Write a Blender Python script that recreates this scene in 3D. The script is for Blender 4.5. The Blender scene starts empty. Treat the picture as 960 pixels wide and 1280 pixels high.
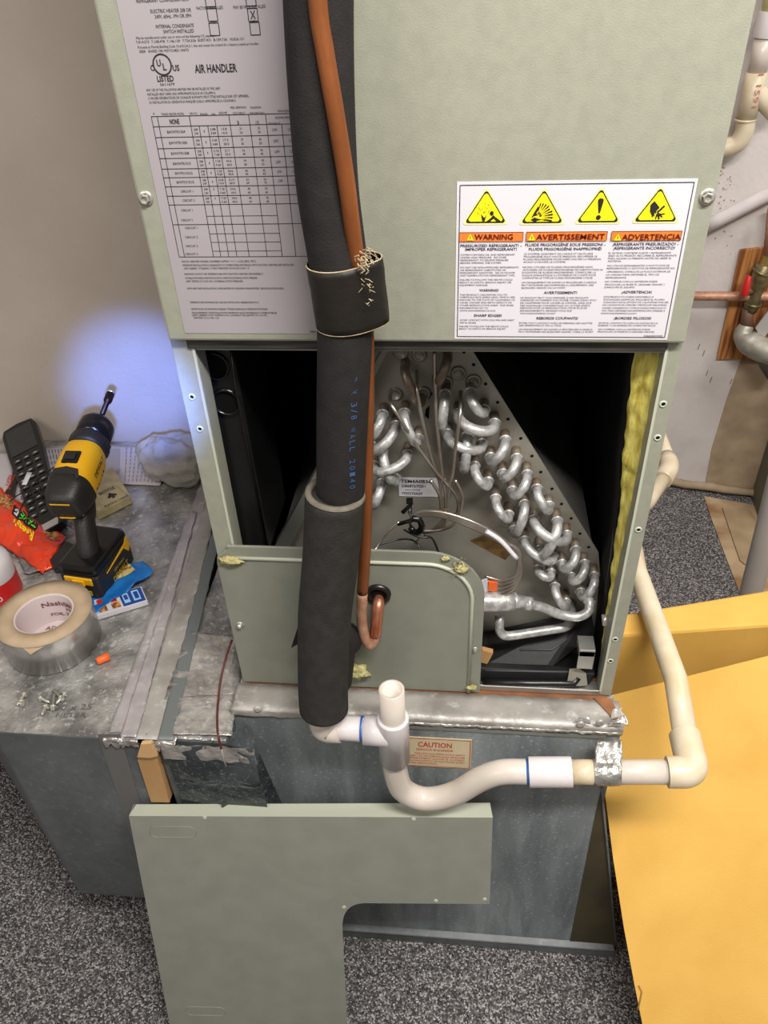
import bpy, bmesh, math, random
from mathutils import Vector as V, Matrix, noise
random.seed(7)
sc = bpy.context.scene
COL = sc.collection
# ------------------------------------------------------------------ camera
PITCH, YAW, ROLL, F = .66, .122, -.049, 1000.0
CAM = V((.048, -.766, 1.58))
def _basis():
    cp, sp, cy, sy, cr, sr = math.cos(PITCH), math.sin(PITCH), math.cos(YAW), math.sin(YAW), math.cos(ROLL), math.sin(ROLL)
    f = V((0, cp, -sp)); r = V((1, 0, 0)); u = V((0, sp, cp))
    r2 = cr*r + sr*u; u2 = -sr*r + cr*u
    Rz = Matrix.Rotation(YAW, 3, 'Z')
    return Rz @ r2, Rz @ u2, Rz @ f
RR, UU, FF = _basis()
cd = bpy.data.cameras.new('camera'); cam = bpy.data.objects.new('camera', cd); COL.objects.link(cam)
m3 = Matrix((RR, UU, -FF)).transposed(); cam.matrix_world = Matrix.Translation(CAM) @ m3.to_4x4()
cd.sensor_fit = 'VERTICAL'; cd.sensor_height = 24.0; cd.lens = 24.0*F/1280; cd.clip_start = .02
sc.camera = cam
def ray(px, py): return FF + (px-480)/F*RR - (py-640)/F*UU
def at(px, py, X=None, Y=None, Z=None):
    """the point of the real plane X=, Y= or Z= that was measured at this place of the photograph"""
    d = ray(px, py)
    t = (X-CAM.x)/d.x if X is not None else (Y-CAM.y)/d.y if Y is not None else (Z-CAM.z)/d.z
    return CAM + t*d
def onp(px, py, p0, n):
    d = ray(px, py); return CAM + d*((p0-CAM).dot(n)/d.dot(n))
# ------------------------------------------------------------------ light
w = bpy.data.worlds.new('world'); sc.world = w; w.use_nodes = True
w.node_tree.nodes['Background'].inputs[0].default_value = (1.0, .91, .82, 1); w.node_tree.nodes['Background'].inputs[1].default_value = .20
def area(name, loc, target, size, power, color, shape='RECTANGLE', sy=None):
    l = bpy.data.lights.new(name, 'AREA'); l.energy = power; l.color = color; l.shape = shape; l.size = size; l.size_y = sy or size
    o = bpy.data.objects.new(name, l); COL.objects.link(o); o.location = loc
    o.rotation_euler = (V(target)-V(loc)).to_track_quat('-Z', 'Y').to_euler(); return o
area('ceiling_light', (.56, -.84, 2.5), (.50, .12, .7), 1.0, 40, (1, .95, .89), sy=.16)
area('left_fill_light', (-1.3, -1.6, 2.38), (-.4, .3, .6), .9, 12, (1, .96, .92))  # unseen fill from the left, added to brighten the lower left wall
area('rear_fill_light', (1.35, .35, 2.5), (1.0, 1.1, .3), .5, 17, (1, .96, .92))  # unseen fill, added to brighten the right back wall
sp = bpy.data.lights.new('blue_glow_spot', 'SPOT'); sp.energy = 230; sp.color = (.16, .29, 1); sp.spot_size = math.radians(11.5); sp.spot_blend = 1.0; sp.shadow_soft_size = .02
spo = bpy.data.objects.new('blue_glow_spot', sp); COL.objects.link(spo); spo.location = (.03, -.80, 1.53)  # unseen spot near the camera, added to make the blue wall glow
sc.view_settings.view_transform = 'Standard'; sc.view_settings.look = 'None'; sc.view_settings.gamma = 1; sc.view_settings.exposure = .42
sc.cycles.max_bounces = 8
# ------------------------------------------------------------------ materials
def lin(c):
    return tuple((x/255/12.92 if x/255 <= .04045 else ((x/255+.055)/1.055)**2.4) for x in c) + (1,)
MATS = {}
def mat(name, rgb, rough=.6, metal=0, rgb2=None, vs=8, vd=4, band=(.35, .65), bump=0, bs=60, stretch=(1, 1, 1), vor=0, vors=40, coat=0, sheen=0, alpha=1, spec=.5, crk=0, crs=60, spk=0, spks=120, spkc=(220, 220, 216)):
    m = bpy.data.materials.new(name); m.use_nodes = True; N = m.node_tree.nodes; L = m.node_tree.links
    b = N['Principled BSDF']; b.inputs['Base Color'].default_value = lin(rgb); b.inputs['Roughness'].default_value = rough
    b.inputs['Metallic'].default_value = metal; b.inputs['Specular IOR Level'].default_value = spec
    if coat: b.inputs['Coat Weight'].default_value = coat; b.inputs['Coat Roughness'].default_value = .12
    if alpha < 1: b.inputs['Alpha'].default_value = alpha
    tc = N.new('ShaderNodeTexCoord'); mp = N.new('ShaderNodeMapping'); mp.inputs['Scale'].default_value = stretch
    L.new(tc.outputs['Object'], mp.inputs[0]); colout = None
    if rgb2:
        n = N.new('ShaderNodeTexNoise'); n.inputs['Scale'].default_value = vs; n.inputs['Detail'].default_value = vd; L.new(mp.outputs[0], n.inputs['Vector'])
        r = N.new('ShaderNodeValToRGB'); r.color_ramp.elements[0].position = band[0]; r.color_ramp.elements[1].position = band[1]
        r.color_ramp.elements[0].color = lin(rgb); r.color_ramp.elements[1].color = lin(rgb2)
        L.new(n.outputs['Fac'], r.inputs[0]); colout = r.outputs[0]; L.new(colout, b.inputs['Base Color'])
    if vor:
        v = N.new('ShaderNodeTexVoronoi'); v.inputs['Scale'].default_value = vors; L.new(mp.outputs[0], v.inputs['Vector'])
        bw = N.new('ShaderNodeRGBToBW'); L.new(v.outputs['Color'], bw.inputs[0])
        mx = N.new('ShaderNodeMix'); mx.data_type = 'RGBA'; mx.blend_type = 'MULTIPLY'; mx.inputs[0].default_value = vor
        if colout: L.new(colout, mx.inputs[6])
        else: mx.inputs[6].default_value = lin(rgb)
        mr = N.new('ShaderNodeMapRange'); mr.inputs[3].default_value = .55; mr.inputs[4].default_value = 1.45
        L.new(bw.outputs[0], mr.inputs[0]); L.new(mr.outputs[0], mx.inputs[7]); L.new(mx.outputs[2], b.inputs['Base Color'])
    if bump:
        n2 = N.new('ShaderNodeTexNoise'); n2.inputs['Scale'].default_value = bs; n2.inputs['Detail'].default_value = 5; L.new(mp.outputs[0], n2.inputs['Vector'])
        bp = N.new('ShaderNodeBump'); bp.inputs['Strength'].default_value = bump; bp.inputs['Distance'].default_value = .003
        L.new(n2.outputs['Fac'], bp.inputs['Height']); L.new(bp.outputs[0], b.inputs['Normal'])
    if spk:      # worn scratches, and specular flecks painted pale into the colour
        ns = N.new('ShaderNodeTexNoise'); ns.inputs['Scale'].default_value = spks; ns.inputs['Detail'].default_value = 6; ns.inputs['Roughness'].default_value = .65; L.new(tc.outputs['Object'], ns.inputs['Vector'])
        rr = N.new('ShaderNodeValToRGB'); rr.color_ramp.elements[0].position = .56; rr.color_ramp.elements[1].position = .68; L.new(ns.outputs['Fac'], rr.inputs[0])
        ml = N.new('ShaderNodeMath'); ml.operation = 'MULTIPLY'; ml.inputs[1].default_value = spk; L.new(rr.outputs[0], ml.inputs[0])
        mk_ = N.new('ShaderNodeMix'); mk_.data_type = 'RGBA'; L.new(ml.outputs[0], mk_.inputs[0]); src = b.inputs['Base Color'].links[0].from_socket; L.new(src, mk_.inputs[6]); mk_.inputs[7].default_value = lin(spkc)
        L.new(mk_.outputs[2], b.inputs['Base Color'])
    if crk:
        dn = N.new('ShaderNodeTexNoise'); dn.inputs['Scale'].default_value = crs*.35; dn.inputs['Detail'].default_value = 3; L.new(mp.outputs[0], dn.inputs['Vector'])
        ad = N.new('ShaderNodeMix'); ad.data_type = 'VECTOR'; ad.inputs[0].default_value = .08; L.new(mp.outputs[0], ad.inputs[4]); L.new(dn.outputs['Color'], ad.inputs[5])
        vv = N.new('ShaderNodeTexVoronoi'); vv.inputs['Scale'].default_value = crs; L.new(ad.outputs[1], vv.inputs['Vector'])
        b3 = N.new('ShaderNodeBump'); b3.inputs['Strength'].default_value = crk; b3.inputs['Distance'].default_value = .006; L.new(vv.outputs['Distance'], b3.inputs['Height'])
        if bump: L.new(bp.outputs[0], b3.inputs['Normal'])
        L.new(b3.outputs[0], b.inputs['Normal'])
    MATS[name] = m; return m
SAGE = mat('sage_enamel', (150, 151, 136), .42, 0, (144, 145, 131), 90, 3, bump=.12, bs=700)
SAGE2 = mat('sage_enamel_flat', (134, 137, 124), .45, 0, (128, 131, 119), 30, 4, bump=.10, bs=600)
SAGE_L = mat('sage_edge', (184, 188, 170), .4)
PANELM = mat('access_panel_enamel', (137, 139, 129), .45, 0, (131, 133, 123), 25, 4, bump=.12, bs=650)
GALV = mat('galvanised_steel', (100, 109, 113), .44, .15, (146, 154, 157), 20, 9, (.32, .68), .12, 60, (1, 1, .16), .3, 60, spk=.35, spks=170)
GALVD = mat('galvanised_dark', (82, 86, 88), .5, .2, (112, 116, 118), 5, 9, (.35, .7), .1, 30, (1, 1, 1), .22, 90, spk=.08, spks=90)
GALVT = mat('galvanised_top', (116, 115, 112), .32, .4, (188, 187, 184), 15, 10, (.36, .68), .6, 60, vor=.35, vors=90, crk=.25, crs=90, spk=.7, spks=90)
FOIL = mat('foil_tape', (158, 152, 154), .38, .25, (192, 186, 186), 16, 9, (.3, .7), .4, 60, spk=.5, spks=60)
FOIL2 = mat('aged_foil_tape', (142, 138, 132), .42, .2, (182, 178, 172), 18, 9, (.3, .7), .5, 60, spk=.5, spks=50)
FOILC = mat('crinkled_foil', (152, 149, 144), .28, .5, (200, 197, 192), 22, 10, (.35, .65), .9, 60, crk=.4, crs=60, spk=.6, spks=70, spkc=(240, 238, 232))
FOILK = mat('crinkled_dark_foil', (62, 68, 72), .22, .5, (112, 120, 126), 10, 10, (.45, .7), .8, 45, crk=.25, crs=30, spk=.3, spks=170)
COILS = mat('coil_plate_steel', (140, 137, 128), .42, .5, (172, 168, 156), 6, 6, (.3, .7), .1, 90)
RAIL = mat('rail_steel', (165, 165, 160), .33, .8, (195, 195, 190), 10, 4)
RAILD = mat('dark_rail', (58, 58, 54), .4, .5, (92, 90, 84), 40, 4, stretch=(.3, 1, 4))
TUBE = mat('frosted_aluminium', (158, 158, 157), .36, .45, (202, 202, 200), 90, 5, (.4, .62), .2, 300)
TUBEB = mat('brazed_stub_shaded_bend', (128, 108, 90), .4, .5, (166, 156, 142), 70, 4)
CAPT = mat('capillary_metal', (165, 152, 138), .28, .85, (196, 190, 182), 30, 3)
COPPER = mat('aged_copper', (132, 78, 42), .45, .55, (160, 94, 52), 26, 5, (.35, .7), .15, 200, (1, 1, .4))
COPPERB = mat('bright_copper', (190, 112, 80), .3, .8, (222, 150, 118), 60, 4)
COPPERP = mat('dull_copper', (168, 122, 96), .5, .3, (196, 152, 126), 60, 5, bump=.3, bs=200)
FOAM = mat('foam_rubber', (33, 31, 31), .8, 0, (40, 37, 37), 60, 5, bump=.25, bs=500, spec=.25)
FOAM2 = mat('foam_rubber_sleeve', (42, 41, 39), .8, 0, (50, 49, 47), 70, 5, bump=.4, bs=500, spec=.25)
FOAMC = mat('foam_cut_edge', (98, 92, 82), .9, 0, (112, 106, 94), 90)
TAPEK = mat('black_tape', (24, 22, 19), .5, 0, (34, 30, 26), 14, 5, bump=.3, bs=80, spec=.3)
ADH = mat('torn_adhesive', (196, 182, 150), .7, 0, (150, 132, 104), 90)
PVC = mat('white_pvc', (207, 199, 190), .32, 0, (198, 187, 175), 12, 5, bump=.05, bs=60)
PVCW = mat('clean_white_pvc', (220, 214, 214), .3, 0, (212, 206, 208), 20)
PVCY = mat('aged_cream_pvc', (214, 201, 178), .38, 0, (200, 184, 152), 22, 6, bump=.08, bs=80)
PRIMER = mat('blue_primer', (40, 90, 170), .5)
DUCTT = mat('grey_duct_tape', (140, 138, 134), .32, .6, (190, 188, 184), 50, 6, bump=1, bs=90)
YEL = mat('yellow_board', (218, 174, 88), .75, 0, (210, 164, 78), 9, 6, bump=.12, bs=300, spec=.3)
YELE = mat('yellow_board_edge', (150, 112, 50), .8)
BLACKP = mat('black_plastic', (20, 20, 21), .32, 0, (26, 26, 27), 30, bump=.1, bs=80)
BLACKM = mat('black_matte', (9, 9, 9), .85, 0, spec=.2)
LINER = mat('black_liner', (10, 10, 11), .55, 0, spec=.25, bump=.3, bs=20)
PANK = mat('drain_pan_black', (22, 22, 23), .5, 0, (34, 34, 34), 20, 5, bump=.1, bs=80, spec=.25)
FIBER = mat('yellow_fibreglass', (226, 216, 120), .95, 0, (176, 158, 66), 40, 8, (.35, .65), 1, 60, (3, 3, .8), spec=.1)
FIBERP = mat('pale_fibreglass', (200, 196, 142), .95, 0, (158, 148, 100), 160, 6, bump=.8, bs=250, spec=.1)
WALLM = mat('painted_drywall', (196, 184, 172), .85, 0, (186, 174, 161), 5, 6, bump=.35, bs=130)
WALLR = mat('white_wall', (212, 206, 204), .8, 0, (196, 188, 184), 7, 7, (.45, .75), .3, 90)
PATCH = mat('bare_plaster', (178, 160, 134), .9, 0, (150, 132, 108), 12, 6, bump=.3, bs=90)
WHITE = mat('label_paper', (208, 206, 212), .45)
GREYP = mat('nameplate_film', (160, 154, 158), .45)
INK = mat('black_ink', (30, 28, 32), .6); INKP = mat('purple_ink', (62, 50, 72), .6)
ORANGE = mat('label_orange', (238, 122, 48), .5); SIGNY = mat('label_yellow', (246, 228, 18), .5); SIGNG = mat('label_pale_yellow', (240, 234, 150), .5)
DKRED = mat('dark_red_ink', (80, 20, 14), .5)
RED = mat('red_plastic', (196, 36, 34), .35); REDL = mat('red_ink', (190, 58, 40), .6)
CAUT = mat('caution_sticker', (206, 190, 158), .5, 0, (190, 184, 150), 20, 4)
SCREW = mat('zinc_screw', (196, 194, 184), .3, .65)
DYEL = mat('drill_yellow', (236, 178, 26), .38, 0, (228, 168, 20), 10, bump=.05)
DBLK = mat('drill_black', (30, 29, 28), .45, 0, (36, 35, 33), 30, bump=.25, bs=400)
DBLKG = mat('glossy_black', (16, 16, 17), .22)
SCREEN = mat('dark_screen', (44, 48, 50), .25)
KEYM = mat('phone_key', (46, 46, 48), .25, coat=.6)
KEYI = mat('key_print', (190, 190, 190), .5)
PAPER = mat('white_paper', (200, 194, 198), .7, 0, (192, 186, 190), 9)
CARD = mat('card_box_kraft', (186, 170, 128), .6, 0, (166, 152, 112), 60)
CLOTH = mat('grey_cloth', (190, 184, 178), .95, 0, (172, 166, 160), 30, 6, bump=.6, bs=300, sheen=1)
WRAPO = mat('orange_foil_wrapper', (232, 70, 26), .28, 0, (214, 54, 20), 14, 4, bump=.8, bs=35, coat=.4)
WRAPS = mat('silver_wrapper_inside', (170, 170, 172), .3, .7, (110, 110, 114), 40, 4, bump=.6, bs=50)
PEAN = mat('wrapper_picture', (206, 150, 84), .5, 0, (120, 60, 30), 150, 4, (.4, .6))
NEON = mat('neon_green', (110, 220, 50), .5)
WRAPB = mat('blue_wrapper', (30, 120, 196), .32, 0, (20, 96, 170), 30, 4, bump=.6, bs=60)
WRAPC = mat('cream_wrapper', (214, 200, 130), .4, 0, (150, 90, 50), 80, 4, (.5, .62), bump=.6, bs=60)
BLUEB = mat('blue_box_print', (36, 66, 150), .5); LBLUE = mat('pale_blue_print', (150, 200, 230), .5)
KRAFT = mat('tape_liner_paper', (186, 164, 136), .7, 0, (172, 150, 122), 30, bump=.1)
COREP = mat('tape_core_card', (205, 190, 190), .7)
ROLLF = mat('shiny_foil_roll', (176, 174, 170), .24, .6, (216, 214, 210), 3, 3, stretch=(1, 1, 8))
OPLUG = mat('orange_plastic', (236, 106, 44), .5)
OAK = mat('plywood_grain', (196, 136, 76), .55, 0, (128, 72, 34), 30, 4, (.42, .58), .2, 60, (2.6, 1, .16))
WOODB = mat('pine_block', (190, 150, 104), .7, 0, (174, 132, 84), 20, 5, stretch=(1, 3, .3))
WOODR = mat('wet_wood', (140, 92, 56), .7, 0, (110, 70, 44), 30, 5)
BRASS = mat('tarnished_brass', (104, 92, 66), .42, .6, (140, 128, 92), 50, 5, bump=.3, bs=120)
ZINC = mat('cast_zinc', (150, 146, 136), .5, .4, (176, 172, 160), 40, 5, bump=.2, bs=100)
PIPEG = mat('grey_conduit', (176, 173, 172), .4, .15, (190, 187, 185), 6, 5)
OLIVE = mat('grey_green_cabinet', (100, 101, 88), .5, 0, (92, 93, 80), 9)
WIREM = mat('brown_red_wire', (96, 42, 32), .5)
GREYD = mat('dark_grey_surface', (58, 60, 64), .6, 0, (72, 74, 78), 12)

CARP = bpy.data.materials.new('speckled_carpet'); CARP.use_nodes = True
def _carpet():
    N = CARP.node_tree.nodes; L = CARP.node_tree.links; b = N['Principled BSDF']; b.inputs['Roughness'].default_value = .95; b.inputs['Specular IOR Level'].default_value = .1
    tc = N.new('ShaderNodeTexCoord')
    v = N.new('ShaderNodeTexVoronoi'); v.inputs['Scale'].default_value = 340; L.new(tc.outputs['Object'], v.inputs['Vector'])
    bw = N.new('ShaderNodeSeparateColor'); L.new(v.outputs['Color'], bw.inputs[0])
    r = N.new('ShaderNodeValToRGB'); e = r.color_ramp.elements
    e[0].position = 0; e[0].color = lin((62, 60, 61)); e[1].position = 1; e[1].color = lin((196, 194, 194))
    for p, c in ((.3, (84, 82, 82)), (.55, (110, 107, 108)), (.75, (142, 138, 138)), (.9, (182, 178, 176))):
        x = e.new(p); x.color = lin(c)
    L.new(bw.outputs[0], r.inputs[0])
    n = N.new('ShaderNodeTexNoise'); n.inputs['Scale'].default_value = 3; n.inputs['Detail'].default_value = 5; L.new(tc.outputs['Object'], n.inputs['Vector'])
    mr = N.new('ShaderNodeMapRange'); mr.inputs[3].default_value = .7; mr.inputs[4].default_value = 1.25; L.new(n.outputs['Fac'], mr.inputs[0])
    mx = N.new('ShaderNodeMix'); mx.data_type = 'RGBA'; mx.blend_type = 'MULTIPLY'; mx.inputs[0].default_value = 1
    L.new(r.outputs[0], mx.inputs[6]); L.new(mr.outputs[0], mx.inputs[7]); L.new(mx.outputs[2], b.inputs['Base Color'])
    bp = N.new('ShaderNodeBump'); bp.inputs['Strength'].default_value = .9; bp.inputs['Distance'].default_value = .004
    L.new(v.outputs['Distance'], bp.inputs['Height']); bp.invert = True; L.new(bp.outputs[0], b.inputs['Normal'])
_carpet()
# ------------------------------------------------------------------ mesh builder
class MB:
    def __init__(s): s.v = []; s.f = []; s.sm = []
    def add(s, vs, fs, smooth=False):
        o = len(s.v); s.v += [V(x) for x in vs]; s.f += [tuple(i+o for i in f) for f in fs]; s.sm += [smooth]*len(fs); return s
    def box(s, lo, hi, M=None):
        x0, y0, z0 = lo; x1, y1, z1 = hi
        vs = [V(p) for p in ((x0,y0,z0),(x1,y0,z0),(x1,y1,z0),(x0,y1,z0),(x0,y0,z1),(x1,y0,z1),(x1,y1,z1),(x0,y1,z1))]
        if M: vs = [M @ p for p in vs]
        return s.add(vs, [(0,3,2,1),(4,5,6,7),(0,1,5,4),(1,2,6,5),(2,3,7,6),(3,0,4,7)])
    def prism(s, pts, d, smooth=False):
        """closed outline pts, thickness vector d"""
        pts = [V(p) for p in pts]; d = V(d); n = len(pts)
        s.add(pts + [p+d for p in pts], [tuple(range(n)), tuple(range(2*n-1, n-1, -1))])
        o = len(s.v)-2*n
        for i in range(n):
            j = (i+1) % n; s.f.append((o+j, o+i, o+n+i, o+n+j)); s.sm.append(smooth)
        return s
    def tube(s, pts, r, seg=12, caps=True, smooth=True, flat=1.0):
        pts = [V(p) for p in pts]; n = len(pts); rs = r if isinstance(r, (list, tuple)) else [r]*n
        tan = [(pts[min(i+1, n-1)]-pts[max(i-1, 0)]).normalized() for i in range(n)]
        up = V((0, 0, 1)) if abs(tan[0].z) < .9 else V((0, 1, 0))
        u = (up - tan[0]*up.dot(tan[0])).normalized(); vs = []
        for i in range(n):
            u = (u - tan[i]*u.dot(tan[i])).normalized(); w_ = tan[i].cross(u)
            for k in range(seg):
                a = 2*math.pi*k/seg; vs.append(pts[i] + rs[i]*(math.cos(a)*u + flat*math.sin(a)*w_))
        fs = [(i*seg+k, i*seg+(k+1) % seg, (i+1)*seg+(k+1) % seg, (i+1)*seg+k) for i in range(n-1) for k in range(seg)]
        s.add(vs, fs, smooth)
        if caps:
            o = len(s.v)-n*seg; s.f.append(tuple(o+k for k in range(seg-1, -1, -1))); s.sm.append(False)
            s.f.append(tuple(o+(n-1)*seg+k for k in range(seg))); s.sm.append(False)
        return s
    def lathe(s, c, ax, prof, seg=24, smooth=True):
        """profile (radius, height) turned about axis ax through c"""
        c = V(c); ax = V(ax).normalized(); u = ax.orthogonal().normalized(); w_ = ax.cross(u); vs = []
        for r, h in prof:
            for k in range(seg):
                a = 2*math.pi*k/seg; vs.append(c + ax*h + r*(math.cos(a)*u+math.sin(a)*w_))
        fs = [(i*seg+k, i*seg+(k+1) % seg, (i+1)*seg+(k+1) % seg, (i+1)*seg+k) for i in range(len(prof)-1) for k in range(seg)]
        return s.add(vs, fs, smooth)
    def grid(s, fn, nu, nv, smooth=True):
        vs = [fn(i/nu, j/nv) for j in range(nv+1) for i in range(nu+1)]
        fs = [(j*(nu+1)+i, j*(nu+1)+i+1, (j+1)*(nu+1)+i+1, (j+1)*(nu+1)+i) for j in range(nv) for i in range(nu)]
        return s.add(vs, fs, smooth)
    def mesh(s, off=V((0, 0, 0))):
        me = bpy.data.meshes.new('mesh'); me.from_pydata([tuple(p-off) for p in s.v], [], s.f)
        me.polygons.foreach_set('use_smooth', s.sm); me.update(); return me
def root_loc(p):
    o = V((0, 0, 0))
    while p is not None: o += V(p.location); p = p.parent
    return o
def part(mb, name, m, parent=None, bevel=0, solid=0, loc=None, label=None, fix=True):
    off = root_loc(parent) if parent is not None else (V(loc) if loc is not None else V((0, 0, 0)))
    me = mb.mesh(off); me.name = name
    if fix:
        bm = bmesh.new(); bm.from_mesh(me); bmesh.ops.recalc_face_normals(bm, faces=bm.faces); bm.to_mesh(me); bm.free()
    o = bpy.data.objects.new(name, me); COL.objects.link(o); me.materials.append(m)
    if parent is not None: o.parent = parent
    elif loc is not None: o.location = loc
    if solid:
        md = o.modifiers.new('solid', 'SOLIDIFY'); md.thickness = solid; md.offset = 0
    if bevel:
        md = o.modifiers.new('bevel', 'BEVEL'); md.width = bevel; md.segments = 2; md.limit_method = 'ANGLE'; md.angle_limit = .7
    if label: o['label'] = label
    return o
def tag(o, label, cat, group=None):
    o['label'] = label; o['category'] = cat
    if group: o['group'] = group
    return o
def thing(name, label, cat, loc, group=None):
    o = bpy.data.objects.new(name, None); COL.objects.link(o); o.location = loc; o.empty_display_size = .05
    return tag(o, label, cat, group)
def struct(o): o['kind'] = 'structure'; return o
def cr(pts, n=8):
    """smooth curve through points"""
    P = [V(p) for p in pts]; P = [2*P[0]-P[1]] + P + [2*P[-1]-P[-2]]; out = []
    for i in range(1, len(P)-2):
        a, b, c, d = P[i-1:i+3]
        for k in range(n):
            t = k/n; out.append(.5*((2*b)+(c-a)*t+(2*a-5*b+4*c-d)*t*t+(3*b-a-3*c+d)*t**3))
    return out + [P[-2]]
def fillet(pts, r, n=6):
    """polyline with rounded corners"""
    P = [V(p) for p in pts]; out = [P[0]]
    for i in range(1, len(P)-1):
        a = (P[i-1]-P[i]); b = (P[i+1]-P[i]); q = min(r, a.length*.48, b.length*.48); A = P[i]+a.normalized()*q; B = P[i]+b.normalized()*q
        for k in range(n+1):
            t = k/n; out.append((1-t)**2*A + 2*t*(1-t)*P[i] + t*t*B)
    return out + [P[-1]]
def crumple(fn, amp, sc_=30, seed=0):
    def g(u, v):
        p = fn(u, v); q = p*sc_ + V((seed, seed*.7, 0))
        return p + amp*V((noise.noise(q), noise.noise(q+V((9, 0, 0))), noise.noise(q+V((0, 9, 0)))))
    return g
def quad(a, b, c, d):
    """bilinear patch, a b c d in order round"""
    a, b, c, d = map(V, (a, b, c, d))
    return lambda u, v: (a*(1-u)+b*u)*(1-v) + (d*(1-u)+c*u)*v
# ------------------------------------------------------------------ flat print
_G = {}
def glyphs(txt, bold):
    k = (txt, bold)
    if k not in _G:
        cu = bpy.data.curves.new('t', 'FONT'); cu.body = txt; cu.size = 1; cu.resolution_u = 2; cu.offset = .018 if bold else 0; cu.fill_mode = 'FRONT'
        o = bpy.data.objects.new('t', cu); me = bpy.data.meshes.new_from_object(o)
        vs = [tuple(v.co) for v in me.vertices]; fs = [tuple(p.vertices) for p in me.polygons]
        bpy.data.objects.remove(o); bpy.data.curves.remove(cu); bpy.data.meshes.remove(me); _G[k] = (vs, fs)
    return _G[k]
class Print:
    """print on a plane: origin O, right R, up U, lifted n"""
    def __init__(s, O, R, U, lift=.0004):
        s.O = V(O); s.R = V(R).normalized(); s.U = V(U).normalized(); s.N = s.R.cross(s.U); s.lift = lift; s.mb = {}
    def m(s, k): return s.mb.setdefault(k.name, (MB(), k))[0]
    def P(s, x, y, l=0): return s.O + s.R*x + s.U*y + s.N*(s.lift*(1+l))
    def text(s, t, x, y, h, w=None, k=None, bold=False, rot=0, shear=0, l=0):
        """left-bottom x y, cap height h, width w"""
        vs, fs = glyphs(t, bold)
        if not vs: return
        x0 = min(v[0] for v in vs); x1 = max(v[0] for v in vs); sy = h/.70; sx = (w/(x1-x0)) if w else sy*.95
        c, sn = math.cos(rot), math.sin(rot); q = []
        for v in vs:
            a = (v[0]-x0)*sx + shear*v[1]*sy; b = v[1]*sy; q.append(s.P(x+a*c-b*sn, y+a*sn+b*c, l))
        s.m(k or INK).add(q, fs)
    def poly(s, pts, k, l=0): s.m(k).add([s.P(a, b, l) for a, b in pts], [tuple(range(len(pts)))])
    def rect(s, x0, y0, x1, y1, k, l=0): s.poly([(x0, y0), (x1, y0), (x1, y1), (x0, y1)], k, l)
    def line(s, a, b, t, k, l=0):
        d = (V((b[0], b[1]))-V((a[0], a[1]))); n_ = V((-d.y, d.x)).normalized()*t/2
        s.poly([(a[0]+n_.x, a[1]+n_.y), (a[0]-n_.x, a[1]-n_.y), (b[0]-n_.x, b[1]-n_.y), (b[0]+n_.x, b[1]+n_.y)], k, l)
    def frame(s, x0, y0, x1, y1, t, k, l=0):
        s.line((x0, y0), (x1, y0), t, k, l); s.line((x0, y1), (x1, y1), t, k, l); s.line((x0, y0), (x0, y1), t, k, l); s.line((x1, y0), (x1, y1), t, k, l)
    def ring(s, x, y, r0, r1, k, n=28, l=0):
        for i in range(n):
            a, b = 2*math.pi*i/n, 2*math.pi*(i+1)/n
            s.poly([(x+r0*math.cos(a), y+r0*math.sin(a)), (x+r1*math.cos(a), y+r1*math.sin(a)), (x+r1*math.cos(b), y+r1*math.sin(b)), (x+r0*math.cos(b), y+r0*math.sin(b))], k, l)
    def build(s, name, parent):
        for n_, (mb, k) in s.mb.items(): part(mb, name, k, parent, fix=False)
# ================================================================== SETTING
ZB, ZT = .66, 1.213          # base of the cabinet, bottom of its upper panel
DZ, DY, DB = .64, -.105, .17   # duct: top, front, bottom
WL = .665                       # left wall
floor = struct(part(MB().box((-2.6, -2.6, -.05), (2.8, 2.0, 0)), 'floor', CARP))
struct(part(MB().box((-2.6, WL, 0), (-.22, WL+.10, 2.6)), 'wall_left', WALLM))
a = at(760, 596, Z=0); b = at(960, 622, Z=0); dr = (b-a).normalized(); A = a-dr*1.0; B = b+dr*1.6
back = V((-dr.y, dr.x, 0))*.1
struct(part(MB().prism([A, B, B+V((0, 0, 2.6)), A+V((0, 0, 2.6))], back), 'wall_back', WALLR))
struct(part(MB().box((-.32, WL+.1, 0), (-.22, A.y+.1, 2.6)), 'wall_return', WALLM))
def wp(px, py, off=0.0):      # a point on the back wall, off in front of it
    n = V((dr.y, -dr.x, 0)); return onp(px, py, a+n*off, n)
WN = V((dr.y, -dr.x, 0))
o = part(MB().prism([wp(933, 430, .002), wp(1010, 420, .002), wp(1010, 640, .002), wp(935, 618, .002), wp(880, 612, .002), wp(890, 560, .002), wp(908, 500, .002)], -WN*.0015), 'wall_patch', PATCH, label='bare beige patch of plaster low on the wall'); struct(o)
# crumbling wall foot, bare concrete corner, cracked wood strip
mbt = MB(); pts = [wp(760+16*i, 596+2.1*i, .012) for i in range(16)]
mbt.tube([p+V((0, 0, .012+.008*noise.noise(p*30))) for p in pts], [.014+.005*noise.noise(p*25) for p in pts], 8)
struct(part(mbt, 'trim_1', PATCH, label='crumbling plaster ridge at the wall foot'))
cz = [at(880, 620, Z=.003), at(990, 640, Z=.003), at(990, 800, Z=.003), at(932, 760, Z=.003), at(905, 690, Z=.003), at(890, 650, Z=.003)]
struct(part(MB().prism(cz, (0, 0, -.002)), 'floor_patch', mat('bare_floor', (140, 106, 72), .8, 0, (182, 160, 128), 9, 7, (.35, .6), .4, 60), label='bare stained floor where the carpet stops'))
tl = [at(903, 634, Z=.008), at(938, 636, Z=.008), at(950, 662, Z=.008), at(940, 712, Z=.008), at(925, 700, Z=.008)]
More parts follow.
